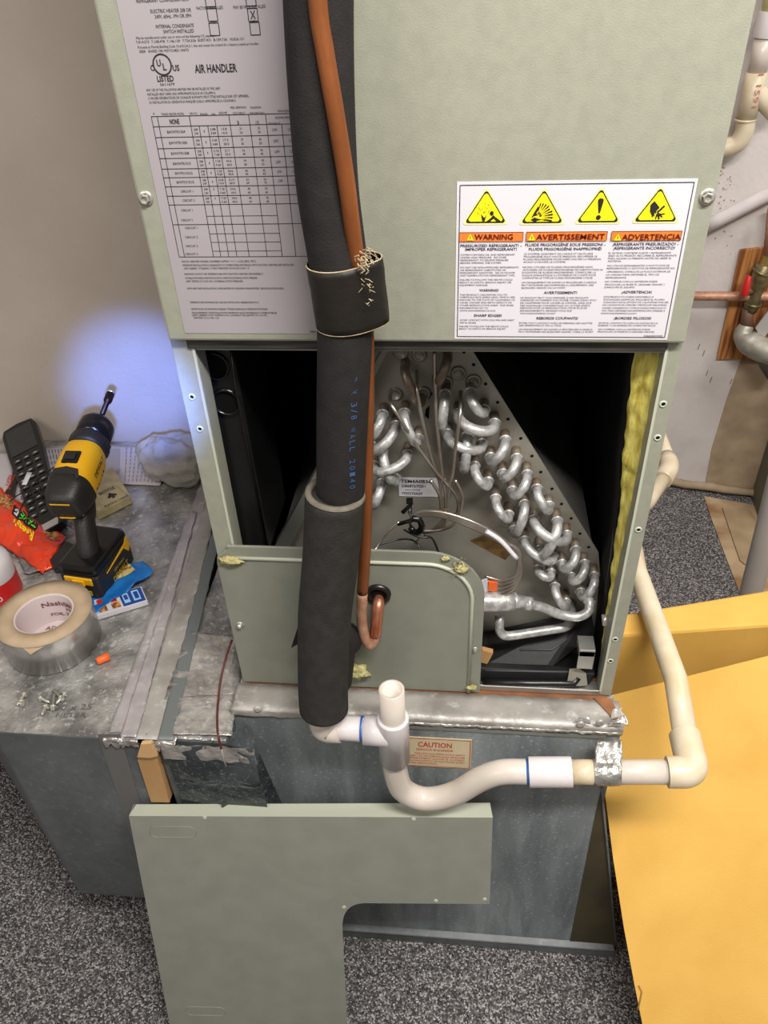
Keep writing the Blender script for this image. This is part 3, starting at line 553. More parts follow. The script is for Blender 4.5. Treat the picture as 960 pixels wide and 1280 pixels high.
cols = [(66, [('PRESSURIZED REFRIGERANT! -', 68, 272, 259, 1), ('IMPROPER REFRIGERANT!', 84, 256, 271, 1),
 ('SYSTEM CONTAINS OIL AND REFRIGERANT', 68, 250, 289), ('UNDER HIGH PRESSURE.  RECOVER', 68, 222, 298), ('REFRIGERANT TO RELIEVE PRESSURE', 68, 228, 307), ('BEFORE OPENING THE SYSTEM.', 68, 205, 316),
 ('DO NOT USE NON-APPROVED REFRIGERANTS', 68, 262, 331), ('OR REFRIGERANT SUBSTITUTES OR', 68, 220, 340), ('REFRIGERANT ADDITIVES.  SEE OUTDOOR', 67, 250, 349), ('UNIT NAMEPLATE FOR REFRIGERANT TYPE.', 67, 250, 358),
 ('FAILURE TO FOLLOW THE ABOVE COULD', 66, 242, 372), ('RESULT IN DEATH, SERIOUS INJURY OR', 66, 238, 381), ('EQUIPMENT DAMAGE.', 66, 160, 390), ('WARNING!', 131, 195, 407, 1),
 ('THIS PRODUCT CAN EXPOSE YOU TO', 66, 224, 422), ('CHEMICALS INCLUDING LEAD, WHICH ARE', 66, 250, 430), ('KNOWN TO THE STATE OF CALIFORNIA TO', 66, 250, 439), ('CAUSE CANCER AND BIRTH DEFECTS OR', 66, 240, 448), ('OTHER REPRODUCTIVE HARM.  FOR MORE', 66, 245, 457), ('INFORMATION GO TO', 66, 160, 466), ('WWW.P65WARNINGS.CA.GOV', 66, 185, 475),
 ('SHARP EDGES!', 113, 206, 491, 1), ('AVOID CONTACT WITH COIL FINS AND SHEET', 66, 248, 506), ('METAL EDGES.', 66, 122, 515), ('FAILURE TO FOLLOW THE ABOVE COULD', 64, 228, 527), ('RESULT IN DEATH OR SERIOUS INJURY.', 64, 220, 535)]),
 (284, [('FLUIDE FRIGORIGÈNE SOUS PRESSION! -', 284, 552, 256, 1), ('FLUIDE FRIGORIGÈNE INAPPROPRIÉ!', 296, 538, 270, 1),
 ('LE SYSTÈME CONTIENT DE L’HUILE ET UN FLUIDE', 280, 510, 286), ('FRIGORIGÈNE SOUS HAUTE PRESSION. RÉCUPÉRER LE', 280, 524, 295), ('FLUIDE FRIGORIGÈNE POUR FAIRE CHUTER LA PRESSION', 278, 536, 304), ('AVANT D’OUVRIR LE SYSTÈME.', 278, 420, 313),
 ('NE PAS UTILISER DE FLUIDES FRIGORIGÈNES NON', 276, 508, 330), ('AUTORISÉS, DE FLUIDES FRIGORIGÈNES DE SUBSTITUTION NI', 276, 542, 339), ('D’ADDITIFS DE FLUIDES FRIGORIGÈNES. CONSULTER LA', 274, 520, 348), ('PLAQUE SIGNALÉTIQUE À L’EXTÉRIEUR DE L’UNITÉ POUR', 274, 520, 357), ('CONNAÎTRE LE TYPE DE FLUIDE FRIGORIGÈNE UTILISÉ.', 274, 510, 366),
 ('UN MANQUEMENT DE SUIVRE LA PROCÉDURE CI-DESSUS', 272, 522, 381), ('PEUT ENTRAÎNER DES DOMMAGES À L’ÉQUIPEMENT, DES', 272, 512, 390), ('BLESSURES GRAVES OU LA MORT.', 272, 420, 399), ('AVERTISSEMENT!', 346, 457, 415, 1),
 ('CE PRODUIT PEUT VOUS EXPOSER À DES PRODUITS', 268, 495, 432), ('CHIMIQUES, NOTAMMENT À DU PLOMB, CONNU DANS L’ÉTAT', 268, 522, 440), ('DE CALIFORNIE POUR CAUSER LE CANCER, AINSI QUE', 268, 505, 449), ('DES ANOMALIES CONGÉNITALES OU AUTRES EFFETS', 268, 500, 458), ('NÉFASTES POUR LA REPRODUCTION. POUR PLUS DE', 267, 490, 466), ('RENSEIGNEMENTS, RENDEZ-VOUS SUR', 267, 440, 475), ('WWW.P65WARNINGS.CA.GOV', 267, 385, 484),
 ('REBORDS COUPANTS!', 322, 460, 500, 1), ('ÉVITER TOUT CONTACT AVEC LES REBORDS DES AILETTES', 264, 508, 516), ('DES SERPENTINS ET DE LA TÔLE.', 264, 405, 524), ('UN MANQUEMENT DE SUIVRE LA PROCÉDURE CI-DESSUS', 262, 508, 537), ('PEUT ENTRAÎNER DES BLESSURES GRAVES, VOIRE LA MORT.', 262, 512, 545)]),
 (566, [('¡REFRIGERANTE PRESURIZADO! -', 576, 795, 254, 1), ('¡REFRIGERANTE INCORRECTO!', 578, 783, 267, 1),
 ('EL SISTEMA CONTIENE ACEITE Y REFRIGERANTE', 562, 770, 283), ('BAJO ALTA PRESIÓN. RECUPERE EL REFRIGERANTE', 562, 788, 292), ('PARA ALIVIAR LA PRESIÓN ANTES DE ABRIR EL', 560, 772, 301), ('SISTEMA.', 560, 606, 310),
 ('NO UTILICE REFRIGERANTES O SUSTITUTOS DE', 558, 765, 325), ('REFRIGERANTES O ADITIVOS DE REFRIGERANTE NO', 556, 782, 334), ('APROBADOS. CONSULTE LA PLACA EXTERIOR DE', 556, 768, 345), ('LA UNIDAD PARA OBTENER EL TIPO DE', 554, 730, 355), ('REFRIGERANTE.', 552, 622, 365),
 ('NO CUMPLIR CON LO ANTERIOR PUEDE', 550, 724, 378), ('PROVOCAR LA MUERTE, LESIONES GRAVES Y', 550, 750, 388), ('DAÑOS EN EL EQUIPO.', 548, 650, 397), ('¡ADVERTENCIA!', 606, 706, 413, 1),
 ('ESTE PRODUCTO PUEDE EXPONERLO A', 546, 712, 429), ('SUSTANCIAS QUÍMICAS, INCLUIDO EL PLOMO,', 545, 750, 438), ('CONOCIDO EN EL ESTADO DE CALIFORNIA POR SER', 544, 762, 447), ('UN CAUSANTE DE CÁNCER Y PRODUCIR MALFORMA-', 542, 757, 456), ('CIONES CONGÉNITAS Y OTROS DAÑOS REPRODUCTI-', 540, 755, 466), ('VOS. PARA OBTENER MÁS INFORMACIÓN, DIRÍJASE A', 538, 750, 475), ('WWW.P65WARNINGS.CA.GOV', 536, 655, 484),
 ('¡BORDES FILOSOS!', 580, 704, 500, 1), ('EVITE EL CONTACTO CON LAS ALETAS DE LA', 530, 726, 516), ('BOBINA Y LOS BORDES DE CHAPA METÁLICA.', 528, 720, 524), ('NO CUMPLIR CON LO ANTERIOR PUEDE', 528, 700, 537), ('PROVOCAR LA MUERTE O LESIONES GRAVES.', 526, 716, 545), ('D860000000', 680, 742, 559)])]
for _, rows in cols:
    for r_ in rows:
        head = len(r_) > 4
        wt(r_[0], r_[1], r_[2], r_[3], .0026 if head else .0017, INKP, head, shear=0)
W.build('print', wl)
# ---- nameplate with the rating table, on the left
YN = -.0136
npz = (at(232, 412, Y=YN).z, 1.62)
nx0 = at(232, 412, Y=YN).x-.0015; nx1 = -.103
npl = part(MB().box((nx0, YN, npz[0]-.004), (nx1, -.0129, npz[1])), 'nameplate', GREYP, ah)
Q = Print((0, YN, 0), (1, 0, 0), (0, 0, 1))
def c1(x, y): p = at(120+x/2.6667, y/2.6667, Y=YN); return p.x, p.z
def c2(x, y): p = at(160+x/3, 220+y/3, Y=YN); return p.x, p.z
def qt(f, t, x0_, x1_, y, h, bold=False, k=INK):
    X0, Z0 = f(x0_, y); X1, _ = f(x1_, y); Q.text(t, X0, Z0-h/2, h, X1-X0, k, bold)
for r_ in [('REFRIGERANT CONFIGURATION', 135, 308, 3, .0026), ('FACTORY INSTALLED', 335, 424, 27, .0022), ('MAY BE FIELD INSTALLED', 458, 566, 24, .0022), ('ELECTRIC HEATER 208 OR', 182, 318, 37, .0026), ('240V, 60Hz, 1PH OR 3PH', 196, 318, 55, .0026), ('INTERNAL CONDENSATE', 200, 327, 88, .0026), ('SWITCH INSTALLED', 225, 327, 105, .0026), ('YES', 382, 398, 73, .002), ('NO', 518, 532, 72, .002),
           ('May be manufactured under one or more of the following U.S. patents:', 134, 396, 126, .0019), ('7,014,573  7,108,478  7,146,139  7,724,526  8,007,421  8,109,736  10,026,121', 134, 495, 140, .0019), ('Pursuant to Florida Building Code 13-610.2.A.2.1, this unit meets the criteria for a factory sealed air handler.', 140, 545, 157, .0019), ('SEER   BASED ON MATCHED UNITS', 145, 310, 171, .0019),
           ('C', 182, 194, 226, .0045, 1), ('US', 256, 278, 226, .0045, 1), ('LISTED', 204, 259, 262, .0045, 1), ('SA11679', 214, 262, 281, .0022), ('AIR HANDLER', 329, 470, 229, .0062, 1),
           ('ANY USE OF THE FOLLOWING HEATERS MAY BE INSTALLED IN THIS UNIT.', 168, 417, 300, .0020), ('INSTALLED HEAT MARK AND APPROPRIATE BLOCK IN COLUMN A.', 172, 400, 314, .0020), ('L’UN DES GÉNÉRATEURS DE CHALEUR SUIVANTS PEUT ÊTRE INSTALLÉ SUR CET APPAREIL.', 175, 512, 327, .0020), ('À L’INSTALLATION DU GÉNÉRATEUR MARQUER LE BLOC APPROPRIÉ DE LA COLONNE A.', 178, 468, 341, .0020),
           ('NONE', 246, 278, 405, .0040, 1)]:
    qt(c1, *r_[:5], bold=len(r_) > 5)
X_, Z_ = c1(221, 215); Q.ring(X_, Z_, .0072, .0084, INK, 32); Q.text('U', X_-.0046, Z_-.0012, .0052, .0036, INK, True); Q.text('L', X_+.0002, Z_-.0042, .0052, .0030, INK, True)
for x, y in ((381, 0), (516, -2), (388, 49), (523, 49), (395, 97), (530, 95)):
    X_, Z_ = c1(x, y); Q.frame(X_-.004, Z_-.0045, X_+.004, Z_+.0045, .0006, INK)
X_, Z_ = c1(523, 49); Q.text('X', X_-.0022, Z_-.003, .006, .0044, INK)
# table
tx = [c1(185, 390)[0], c1(205, 390)[0]]
rowsY = [c1(188, 388)[1], c1(195, 422)[1], c1(202, 458)[1], c1(210, 495)[1], c1(218, 528)[1], c1(224, 563)[1], c1(231, 592)[1], c2(141, 40)[1], c2(150, 75)[1], c2(160, 108)[1], c2(176, 182)[1], c2(195, 303)[1]]
colX = [c1(185, 390)[0], c1(205, 390)[0], c1(312, 390)[0], c1(345, 425)[0], c1(374, 425)[0], c1(404, 425)[0], c1(444, 390)[0], c1(510, 390)[0], c1(566, 390)[0], c1(620, 425)[0], nx1]
Z0_, Z1_ = rowsY[-1], rowsY[0]
for i, z in enumerate(rowsY): Q.line((colX[0], z), (nx1, z), .0005, INK)
for i, x in enumerate(colX[:-1]): Q.line((x, Z0_ if i < 2 or i > 7 else Z0_), (x, rowsY[0] if i in (0, 1, 2, 6, 7, 8) else rowsY[1]), .0005, INK)
for z in (c2(300, 150)[1], c2(310, 216)[1], c2(315, 248)[1], c2(320, 281)[1]): Q.line((colX[2], z), (colX[8], z), .0004, INK)
hd = [('A', 190, 196, 378), ('TRANE HEATER MODEL', 218, 295, 380), ('SUPPLY VOLTS', 312, 338, 378), ('PHASE', 348, 372, 380), ('KW', 386, 398, 380), ('HEATER AMPS', 410, 438, 376), ('MIN. BRANCH', 448, 500, 358), ('CIRCUIT AMPACITY', 456, 498, 377), ('MAXIMUM', 515, 550, 358), ('OVERCURRENT DEVICE', 512, 562, 377), ('MINIMUM HEATING', 606, 644, 370), ('BLOWER SPEED', 598, 648, 392), ('WITHOUT HEAT PUMP', 574, 614, 412)]
for t, xa, xb, y in hd: qt(c1, t, xa, xb, y, .0018)
qt(c1, '3', 470, 477, 408, .0028); qt(c1, '15', 533, 543, 408, .0028)
names = ['BAYHTR1504', 'BAYHTR1505', 'BAYHTR1508', 'BAYHTR1510', 'BAYHTR1510LUG', 'BAYHTR1517LUG']
def cx(i, f_=.5): return colX[i]*(1-f_)+colX[i+1]*f_
kw = [('2.88', '3.84'), ('3.60', '4.80'), ('5.76', '7.68'), ('7.20', '9.60'), ('7.20', '9.60'), ('10.8', '14.4')]; am = [('13.8', '16.0'), ('17.3', '20.0'), ('27.7', '32.0'), ('34.6', '40.0'), ('34.6', '40.0'), ('51.9', '60.0')]
def tc_(t, x, z, h=.0019, w_=None): w_ = w_ or (h*.62*len(t) if len(t) > 1 else h*.3); Q.text(t, x-w_/2, z-h/2, h, w_, INK)
for r_ in range(6):
    za, zb3 = rowsY[1+r_], rowsY[2+r_]; zc, zu, zd = (za+zb3)/2, za*.68+zb3*.32, za*.32+zb3*.68
    tc_(names[r_], cx(1), zc, .0023, .0165)
    for t, i, z in (('208', 2, zu), ('240', 2, zd), ('1', 3, zc), (kw[r_][0], 4, zu), (kw[r_][1], 4, zd), (am[r_][0], 5, zu), (am[r_][1], 5, zd), (str(21+6*r_), 6, zu), (str(24+8*r_), 6, zd), (str(25+5*r_), 7, zu), (str(25+10*r_), 7, zd)): tc_(t, cx(i), z)
    tc_('LOW', cx(8), zc, .0023); tc_('LOW', cx(9), zc, .0023)
for t, r_, i0 in (('CIRCUIT 1', 7, 0), ('CIRCUIT 2', 8, 0)):
    za, zb3 = rowsY[r_], rowsY[r_+1]; zu, zd = za*.7+zb3*.3, za*.3+zb3*.7
    tc_(t, cx(1), (za+zb3)/2, .0021, .012)
    for i, a_, b_ in ((2, '208', '240'), (4, '7.20', '9.60'), (5, '34.6', '40.0'), (6, '48', '60'), (7, '50', '60')): tc_(a_, cx(i), zu); tc_(b_, cx(i), zd)
    tc_('1', cx(3), zu)
for t, y in (('CIRCUIT 1', 128), ('CIRCUIT 2', 165)): qt(c2, t, 200, 243, y, .0020)
for t, y in (('CIRCUIT 1', 194), ('CIRCUIT 2', 229), ('CIRCUIT 3', 262), ('CIRCUIT 4', 292)): qt(c2, t, 215, 262, y, .0020)
for r_ in [('NOTE: HEATER MODEL NUMBER SUFFIX “++” = LUG, BRK, PDC.', 202, 482, 320), ('MINIMUM INSTALLATION CLEARANCE TO COMBUSTIBLE MATERIALS WITH ELECTRIC HEATERS ARE INSTALLED', 206, 622, 334), ('UNIT CABINET - 0" PLENUM - 0" FIRST THREE FEET OF OUTLET DUCT - 0"', 210, 455, 346), ('MAXIMUM OUTLET AIR TEMPERATURE WITH ELECTRIC HEATERS 200 DEGREES F.', 212, 508, 367), ('SUITABLE FOR MOBILE HOME INSTALLATION. OPERATING EXTERNAL STATIC PRESSURE', 215, 485, 382), ('UNIT TESTED AT 0.5 IN. W.C. EXTERNAL STATIC PRESSURE.', 218, 432, 394), ('WITH HEAT PUMP INSTALLATIONS, SOME HEATERS MAY REQUIRE A MINIMUM SPEED, SEE INSTALLATION GUIDE.', 222, 584, 421),
           ('TEMPERATURE MAXIMALE DE L’AIR DE SORTIE AVEC GENERATEUR 93 C.', 232, 492, 473), ('ADMIS POUR LES MAISONS MOBILES. VITESSE NORMALE A PRESSION STATIQUE', 237, 523, 498), ('DEGAGEMENT D’INSTALLATION MINIMUM AUX MATERIAUX COMBUSTIBLES', 240, 558, 512), ('UNIT CABINET 0 PO. PLENUM 0 PO. CONDUIT DE SORTIE 3 PI. A 0 PO.', 241, 522, 521), ('CERTIFIED TO UL 1995 / CSA', 246, 342, 531)]:
    qt(c2, r_[0], r_[1], r_[2], r_[3], .0019)
qt(c2, 'D860', 682, 704, 583, .0018)
Q.build('print', npl)
# ================================================================== PLENUM
YF = -.058
pl = thing('sheet_metal_plenum', 'galvanised sheet metal plenum under the air handler, streaked front', 'plenum', (0, .2, 0))
fl = at(298, 880, Y=YF); X0p, X1p = -.272, .275
tr_ = at(712, 1180, Y=YF); 
part(MB().prism([(X0p-.03, YF, .0), (tr_.x, YF, .0), (X1p-.004, YF, .34), (X1p, YF, .655), (X0p, YF, .655)], (0, .004, 0)).box((X0p, YF+.004, .002), (X0p+.004, .5, .655)).box((X1p-.01, YF+.004, .002), (X1p-.006, .5, .655)).box((X0p, .49, .002), (X1p-.006, .494, .655)), 'plenum_body', GALV, pl)
top = MB().box((X0p, YF+.001, .652), (X1p-.004, .0, .6595)); part(top, 'plenum_top', GALVT, pl)
part(MB().box((-.262, -.02, .654), (.262, .5, .6598)), 'wood_base_strip', WOODR, pl, label='damp brown wood strip between plenum and cabinet')
# foil-taped top edge that folds over the front
def edgef(u, v):
    x = X0p-.002 + u*(X1p-X0p+.004); q = noise.noise(V((x*22, 0, 3)))*.006 + noise.noise(V((x*70, 1, 3)))*.002
    if v < .5: y = -.012 - (v/.5)*(-.012-YF) ; z = .6615
    else: y = YF-.0015; z = .6615 - (v-.5)/.5*(.014+q)
    p = V((x, y, z)); return p + V((0, .0012*noise.noise(p*120), .0012*noise.noise(p*90)))
part(MB().grid(edgef, 110, 8), 'foil_tape_edge', FOIL2, pl, solid=.0008)
part(MB().box((-.12, YF-.0022, at(600, 914, Y=YF).z), (.255, YF-.0002, .645)), 'grey_tape_band', mat('dull_foil_band', (120, 122, 118), .5, .3, (138, 140, 136), 20, 5), pl)
part(MB().prism([at(742, 872, Z=.664), at(764, 873, Z=.664), at(774, 895, Z=.664), at(770, 902, Z=.664)], (0, 0, -.002)), 'torn_wood_corner', WOODR, pl)
# torn edge strip, bottom flange, olive flared side sheet
def tornf(u, v):
    x = -.03+.30*u; q = .0035*noise.noise(V((x*60, 2, 0)))+.003*noise.noise(V((x*160, 2, 0)))
    return V((x, YF-.003-.001*v, .6545-.004*v+q*(1 if v else .3)))
part(MB().grid(tornf, 160, 2), 'torn_foil_edge', FOILC, pl, solid=.0008)
part(MB().prism([(X0p-.02, YF-.012, .002), (.352, YF-.012, .002), (.350, YF-.012, .024), (X0p-.02, YF-.012, .024)], (0, .002, 0)).prism([(X0p-.02, YF-.012, .022), (.350, YF-.012, .022), (.348, YF, .027), (X0p-.02, YF, .027)], (0, 0, .001)), 'bottom_flange', GALVD, pl)
part(MB().prism([at(712, 1178, Y=YF-.001), at(771, 1184, Y=YF-.001), at(752, 985, Y=YF-.001), at(746, 1010, Y=YF-.001)], (0, .002, 0)), 'flared_side_sheet', mat('olive_sheet', (82, 74, 52), .6, .2, (66, 60, 44), 12, 5), pl)
part(MB().tube([at(771, 1186, Y=YF-.003), at(763, 1100, Y=YF-.003), at(752, 984, Y=YF-.003)], .002, 6), 'sheet_hem', GALVD, pl)
for px, py in ((322, 886), (726, 905), (750, 903)):
    mbs = MB().lathe(at(px, py, Y=YF-.002), (0, -1, 0), [(.006, 0), (.0055, .002), (.003, .003), (.0003, .002)], 16); part(mbs, 'taped_screw', FOIL2, pl)
# curled tape scraps at the right corner
for k, (px, py) in enumerate(((771, 893), (776, 903), (768, 906), (730, 903))):
    c = at(px, py, Y=YF-.004); part(MB().grid(crumple(quad(c+V((-.008, 0, -.004)), c+V((.008, -.002, -.003)), c+V((.007, .006, .006)), c+V((-.007, .003, .004))), .006, 90, k*3), 8, 8), 'tape_scrap', FOILC if k % 2 else FOIL2, pl, solid=.0006)
# vertical streaks are in the metal; caution label
q0 = at(480, 955, Y=YF-.001); q1 = at(590, 925, Y=YF-.001)
cl = part(MB().box((q0.x, YF-.0014, q0.z), (q1.x, YF-.0002, q1.z)), 'caution_label', CAUT, pl)
C_ = Print((q0.x, YF-.0014, q0.z), (1, 0, 0), (0, 0, 1)); Wc, Hc = q1.x-q0.x, q1.z-q0.z
C_.frame(.002, .002, Wc-.002, Hc-.002, .0011, REDL); C_.text('CAUTION', Wc*.40, Hc*.70, Hc*.16, Wc*.38, REDL, True); C_.text('SERVICE ENGINEER', Wc*.38, Hc*.57, Hc*.07, Wc*.42, REDL)
for i, (t, a_, b_) in enumerate((('THIS UNIT IS EQUIPPED WITH A SAFETY', .36, .93), ('DISCONNECT. DO NOT OPERATE UNLESS THE BLOWER', .22, .93), ('COMPARTMENT DOOR IS CLOSED.', .22, .93), ('ALWAYS SWITCH OFF ELECTRICAL SUPPLY', .30, .93), ('BEFORE SERVICING.', .22, .62))):
    C_.text(t, Wc*a_, Hc*(.44-.085*i), Hc*.055, Wc*(b_-a_), REDL)
C_.build('print', cl)
# ================================================================== DUCT ON THE LEFT
du = thing('sheet_metal_duct', 'dark galvanised duct box with taped top beside the plenum, tools on it', 'duct', (-.5, .2, DB))
XS = -.545       # seam between the long duct and the stub
xl = at(98, 1112, Y=DY).x
DLx0 = xl; xr1 = at(170, 925, Y=DY).x
print('duct x', xl, xr1)
part(MB().prism([(xl, DY, DB), (xr1, DY, DB), (xr1, WL-.002, DB), (-1.5, WL-.002, DB), (-1.36, .58, DB)], (0, 0, DZ-DB)), 'duct_box', GALVD, du, bevel=.0015)
mbt_ = MB().grid(lambda u, v: V((xr1-.0005-(xr1-xl+1.03*.98*(WL-DY)*v-.001)*(1-u), DY+.0005+(WL-DY-.003)*v, DZ+.0005+.0016*max(0, noise.noise(V((u*9, v*22, 0)))+.2))), 40, 80)
part(mbt_, 'duct_top_sheet', GALVT, du)
# lighter band on front face
part(MB().prism([at(122, 918, Y=DY-.001), at(150, 918, Y=DY-.001), at(186, 1040, Y=DY-.001), at(178, 1090, Y=DY-.001)], (0, .001, 0)), 'tape_band', mat('grey_band', (112, 111, 110), .5, .2), du)
# duct stub between box and plenum
xs0 = at(196, 940, Y=DY).x; xs1 = at(300, 930, Y=DY).x
part(MB().box((xs0, DY+.004, DB+.02), (X0p-.002, .5, DZ-.001)), 'duct_stub', GALVD, du, bevel=.002)
def stubtop(u, v): return V((xs0+(X0p-.002-xs0)*u, DY+.004+.6*v, DZ+.001+.0022*(noise.noise(V((u*8, v*26, 5)))+.5)))
part(MB().grid(stubtop, 40, 90), 'crinkled_top_foil', GALVT, du, solid=.0008)
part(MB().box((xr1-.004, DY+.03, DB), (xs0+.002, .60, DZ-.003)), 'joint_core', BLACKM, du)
# foil tapes running back along the top (their edges measured front and back)
def strip(f0, f1, b0, b1, m, name, lift, amp=.0012, seed=0, n=60, th=.0008):
    z = DZ+lift; A_, B_, C2, D_ = at(*f0, Z=z), at(*f1, Z=z), at(*b1, Z=z), at(*b0, Z=z)
    A_.y = max(A_.y, DY-.002); B_.y = max(B_.y, DY-.002)
    base = quad(A_, B_, C2, D_)
    def g(u, v):
        p = base(u, v); e = 1 if (u in (0, 1)) else 0
        return p + V((e*.003*noise.noise(V((v*26, seed, u*5))), 0, amp*abs(noise.noise(p*45+V((seed, 0, 0)))) ))
    return part(MB().grid(g, 8, n), name, m, du, solid=th)
strip((133, 921), (176, 921), (252, 600), (268, 600), FOIL, 'foil_tape_strip', .003, seed=1)
strip((166, 926), (206, 926), (262, 610), (276, 610), FOIL2, 'foil_tape_strip', .0052, seed=4)
strip((196, 926), (216, 926), (268, 655), (279, 655), mat('grey_blue_strip', (120, 126, 126), .5, .35), 'metal_cleat', .0068, .0003, seed=7)
strip((205, 875), (300, 875), (235, 790), (300, 795), FOILC, 'foil_patch', .0058, .003, 9, 24)
strip((216, 918), (290, 920), (224, 872), (296, 868), FOILC, 'foil_patch', .0062, .0045, 12, 24)
strip((150, 921), (171, 922), (240, 640), (246, 640), FOIL, 'foil_ridge', .0062, .004, 15, 80)
# torn foil ends folded over the front edge
for px, sd in ((140, 1), (158, 5), (190, 9), (204, 13)):
    c = at(px, 924, Y=DY-.003)
    def ff(u, v, c=c, sd=sd):
        p = V((c.x-.014+.030*u, c.y-.001, DZ+.005-.026*v*(.6+.5*noise.noise(V((u*4, sd, 0)))))); q = noise.noise(p*70+V((sd, 0, 0)))
        return p+V((.003*q, -.004*abs(noise.noise(p*90+V((0, sd, 0))))+(.012*(1-v*5) if v < .2 else 0), .002*q))
    part(MB().grid(ff, 14, 14), 'folded_foil_end', FOILC, du, solid=.0006)
# front foil wrap on stub
yb = DY+.003
def wrapf(u, v):
    a_ = at(207, 935, Y=yb); b_ = at(300, 928, Y=yb); x = a_.x+(b_.x-a_.x+.02)*u; z = DZ+.003-.30*v
    p = V((x, yb-.003, z)); d = .004*abs(noise.noise(p*22))+.0012*abs(noise.noise(p*80))
    return p+V((0, -d*(1 if v < .35 else .3)-(.006*math.sin(u*5)**2 if v < .3 else 0), 0))
part(MB().grid(wrapf, 50, 80), 'stub_front_foil', FOILK, du)
def wrap2(u, v):
    x = at(206, 935, Y=yb).x+(.135)*u; p = V((x, yb-.006, DZ+.004-.035*v)); return p+V((0, -.006*abs(noise.noise(p*50))-.002, .004*noise.noise(p*60)))
part(MB().grid(wrap2, 50, 14), 'crinkled_foil_lip', FOILC, du)
def wrap3(u, v):   # foil bridging from the stub front to the plenum front
    A_ = V((X0p-.03, DY-.004, DZ+.003-.2*v)); B_ = V((X0p+.018+.03*v, YF-.004, ZB-.030-.21*v)); p = A_.lerp(B_, u)
    return p+V((0, -.004*abs(noise.noise(p*34))-.001*abs(noise.noise(p*90)), .002*noise.noise(p*60)))
part(MB().grid(wrap3, 24, 40), 'bridging_foil', FOILK, du)
c = at(268, 935, Y=DY)
# wood block standing in the joint
wb = [at(176, 934, Y=DY-.004), at(188, 931, Y=DY-.004), at(196, 945, Y=DY-.004), at(212, 1003, Y=DY-.004), at(189, 1003, Y=DY-.004), at(172, 950, Y=DY-.004)]
wk = MB().prism([V((p.x, DY-.004, p.z)) for p in wb], (0, .03, 0))
wo = tag(part(wk, 'wood_block', WOODB, loc=wb[4]), 'pale pine wood block wedged upright in the duct joint', 'wood block')
part(MB().prism([at(176, 930, Y=DY-.010), at(189, 929, Y=DY-.010), at(197, 946, Y=DY-.010), at(188, 948, Y=DY-.010), at(171, 947, Y=DY-.010)], (0, .006, 0)), 'block_end', mat('pine_end', (206, 166, 118), .7), wo, bevel=.001)
# ================================================================== LEANING ACCESS PANEL
TL = V((-.440, -.124, .514)); TR = V((.1045, -.0935, .512)); BLp = at(212, 1280, Y=-.25); 
e1 = (TR-TL).normalized(); e2 = (BLp-TL); n_ = e1.cross(e2).normalized(); n_ = n_ if n_.y < 0 else -n_
def pp(px, py): return onp(px, py, TL, n_)
tl, tr2 = pp(161, 1020), pp(616, 1022)
hL = (tl.z)/(-(e2.normalized().z)); down = (pp(212, 1280)-tl).normalized()
bl = tl + down*(tl.z-.002)/(-down.z)
nr = pp(612, 1130); ncx = pp(455, 1129); nc = pp(428, 1160); rb = pp(434, 1279); dn2 = (rb-nc).normalized(); br = nc + dn2*(nc.z-.002)/(-dn2.z)
corner = pp(427, 1130)
outl = [tl, bl, br, nc] + [((1-t)**2)*nc + 2*t*(1-t)*corner + t*t*ncx for t in [k/8 for k in range(1, 9)]] + [nr, tr2]
pan = thing('access_panel', 'removed sage green L-shaped access panel leaning on plenum and duct', 'panel', ((bl+br)/2))
pb = part(MB().prism(outl, -n_*.0015), 'panel_sheet', PANELM, pan)
fb = V((0, .024, 0))-n_*.0
fl_ = [tl, tr2, tr2+V((-.004, .022, .004)), tl+V((.006, .018, .004))]
part(MB().prism(fl_, (0, 0, -.0012)), 'top_flange', mat('panel_flange', (166, 170, 154), .4), pan, bevel=.0005)
part(MB().prism([tl, bl, bl+V((.001, .02, 0)), tl+V((.001, .02, 0))], (.0012, 0, 0)), 'side_flange', PANELM, pan)
for px, py in ((256, 1022), (517, 1024), (430, 1134), (545, 1126), (606, 1124)):
    cc = pp(px, py); part(MB().lathe(cc, n_, [(.0034, 0), (.003, .0008), (.0014, .0006), (.0002, .0002)], 14), 'screw_dimple', SAGE_L, pan)
PAx = e1; PAy = n_.cross(e1); PAy = PAy if PAy.z > 0 else -PAy
for c, w_, h_ in ((pp(216, 1040), .072, .022), (pp(257, 1264), .07, .022)):
    pts = []
    for k in range(33):
        t = 2*math.pi*k/32; cxx = (w_/2-h_/2)*(1 if math.cos(t) > 0 else -1)
        pts.append(c + PAx*(cxx+h_/2*math.cos(t)) + PAy*(h_/2*math.sin(t)) + n_*.0002)
    part(MB().tube(pts, .0007, 6, caps=False), 'knockout_ring', PANELM, pan)
# ================================================================== INSULATED LINE
ln = thing('insulated_refrigerant_pipe', 'thick black foam insulated pipe running down the front of the air handler', 'pipe', at(405, 890, Y=-.07))
YS = -.062
ctr = [(392, -330), (396, -160), (398, 0), (402, 120), (409, 230), (420, 310), (429, 370), (431, 420), (428, 520), (425, 640)]
P_ = [at(x, y, Y=YS) for x, y in ctr]
part(MB().tube(cr(P_, 8), .0268, 28), 'foam_insulation', FOAM, ln)
P2 = [at(x, y, Y=q) for x, y, q in ((419, 618, -.066), (414, 690, -.070), (406, 770, -.080), (404, 850, -.095), (405, 889, -.104))]
c2_ = cr(P2, 8)
part(MB().tube(c2_, [.0335-.0012*i/len(c2_) for i in range(len(c2_))], 28), 'lower_foam_sleeve', FOAM2, ln, bevel=.004)
ax_ = (c2_[0]-c2_[1]).normalized()
part(MB().lathe(c2_[0], ax_, [(.0336, 0), (.033, .003), (.0275, .0035), (.0265, 0)], 28), 'cut_foam_rim', FOAMC, ln)
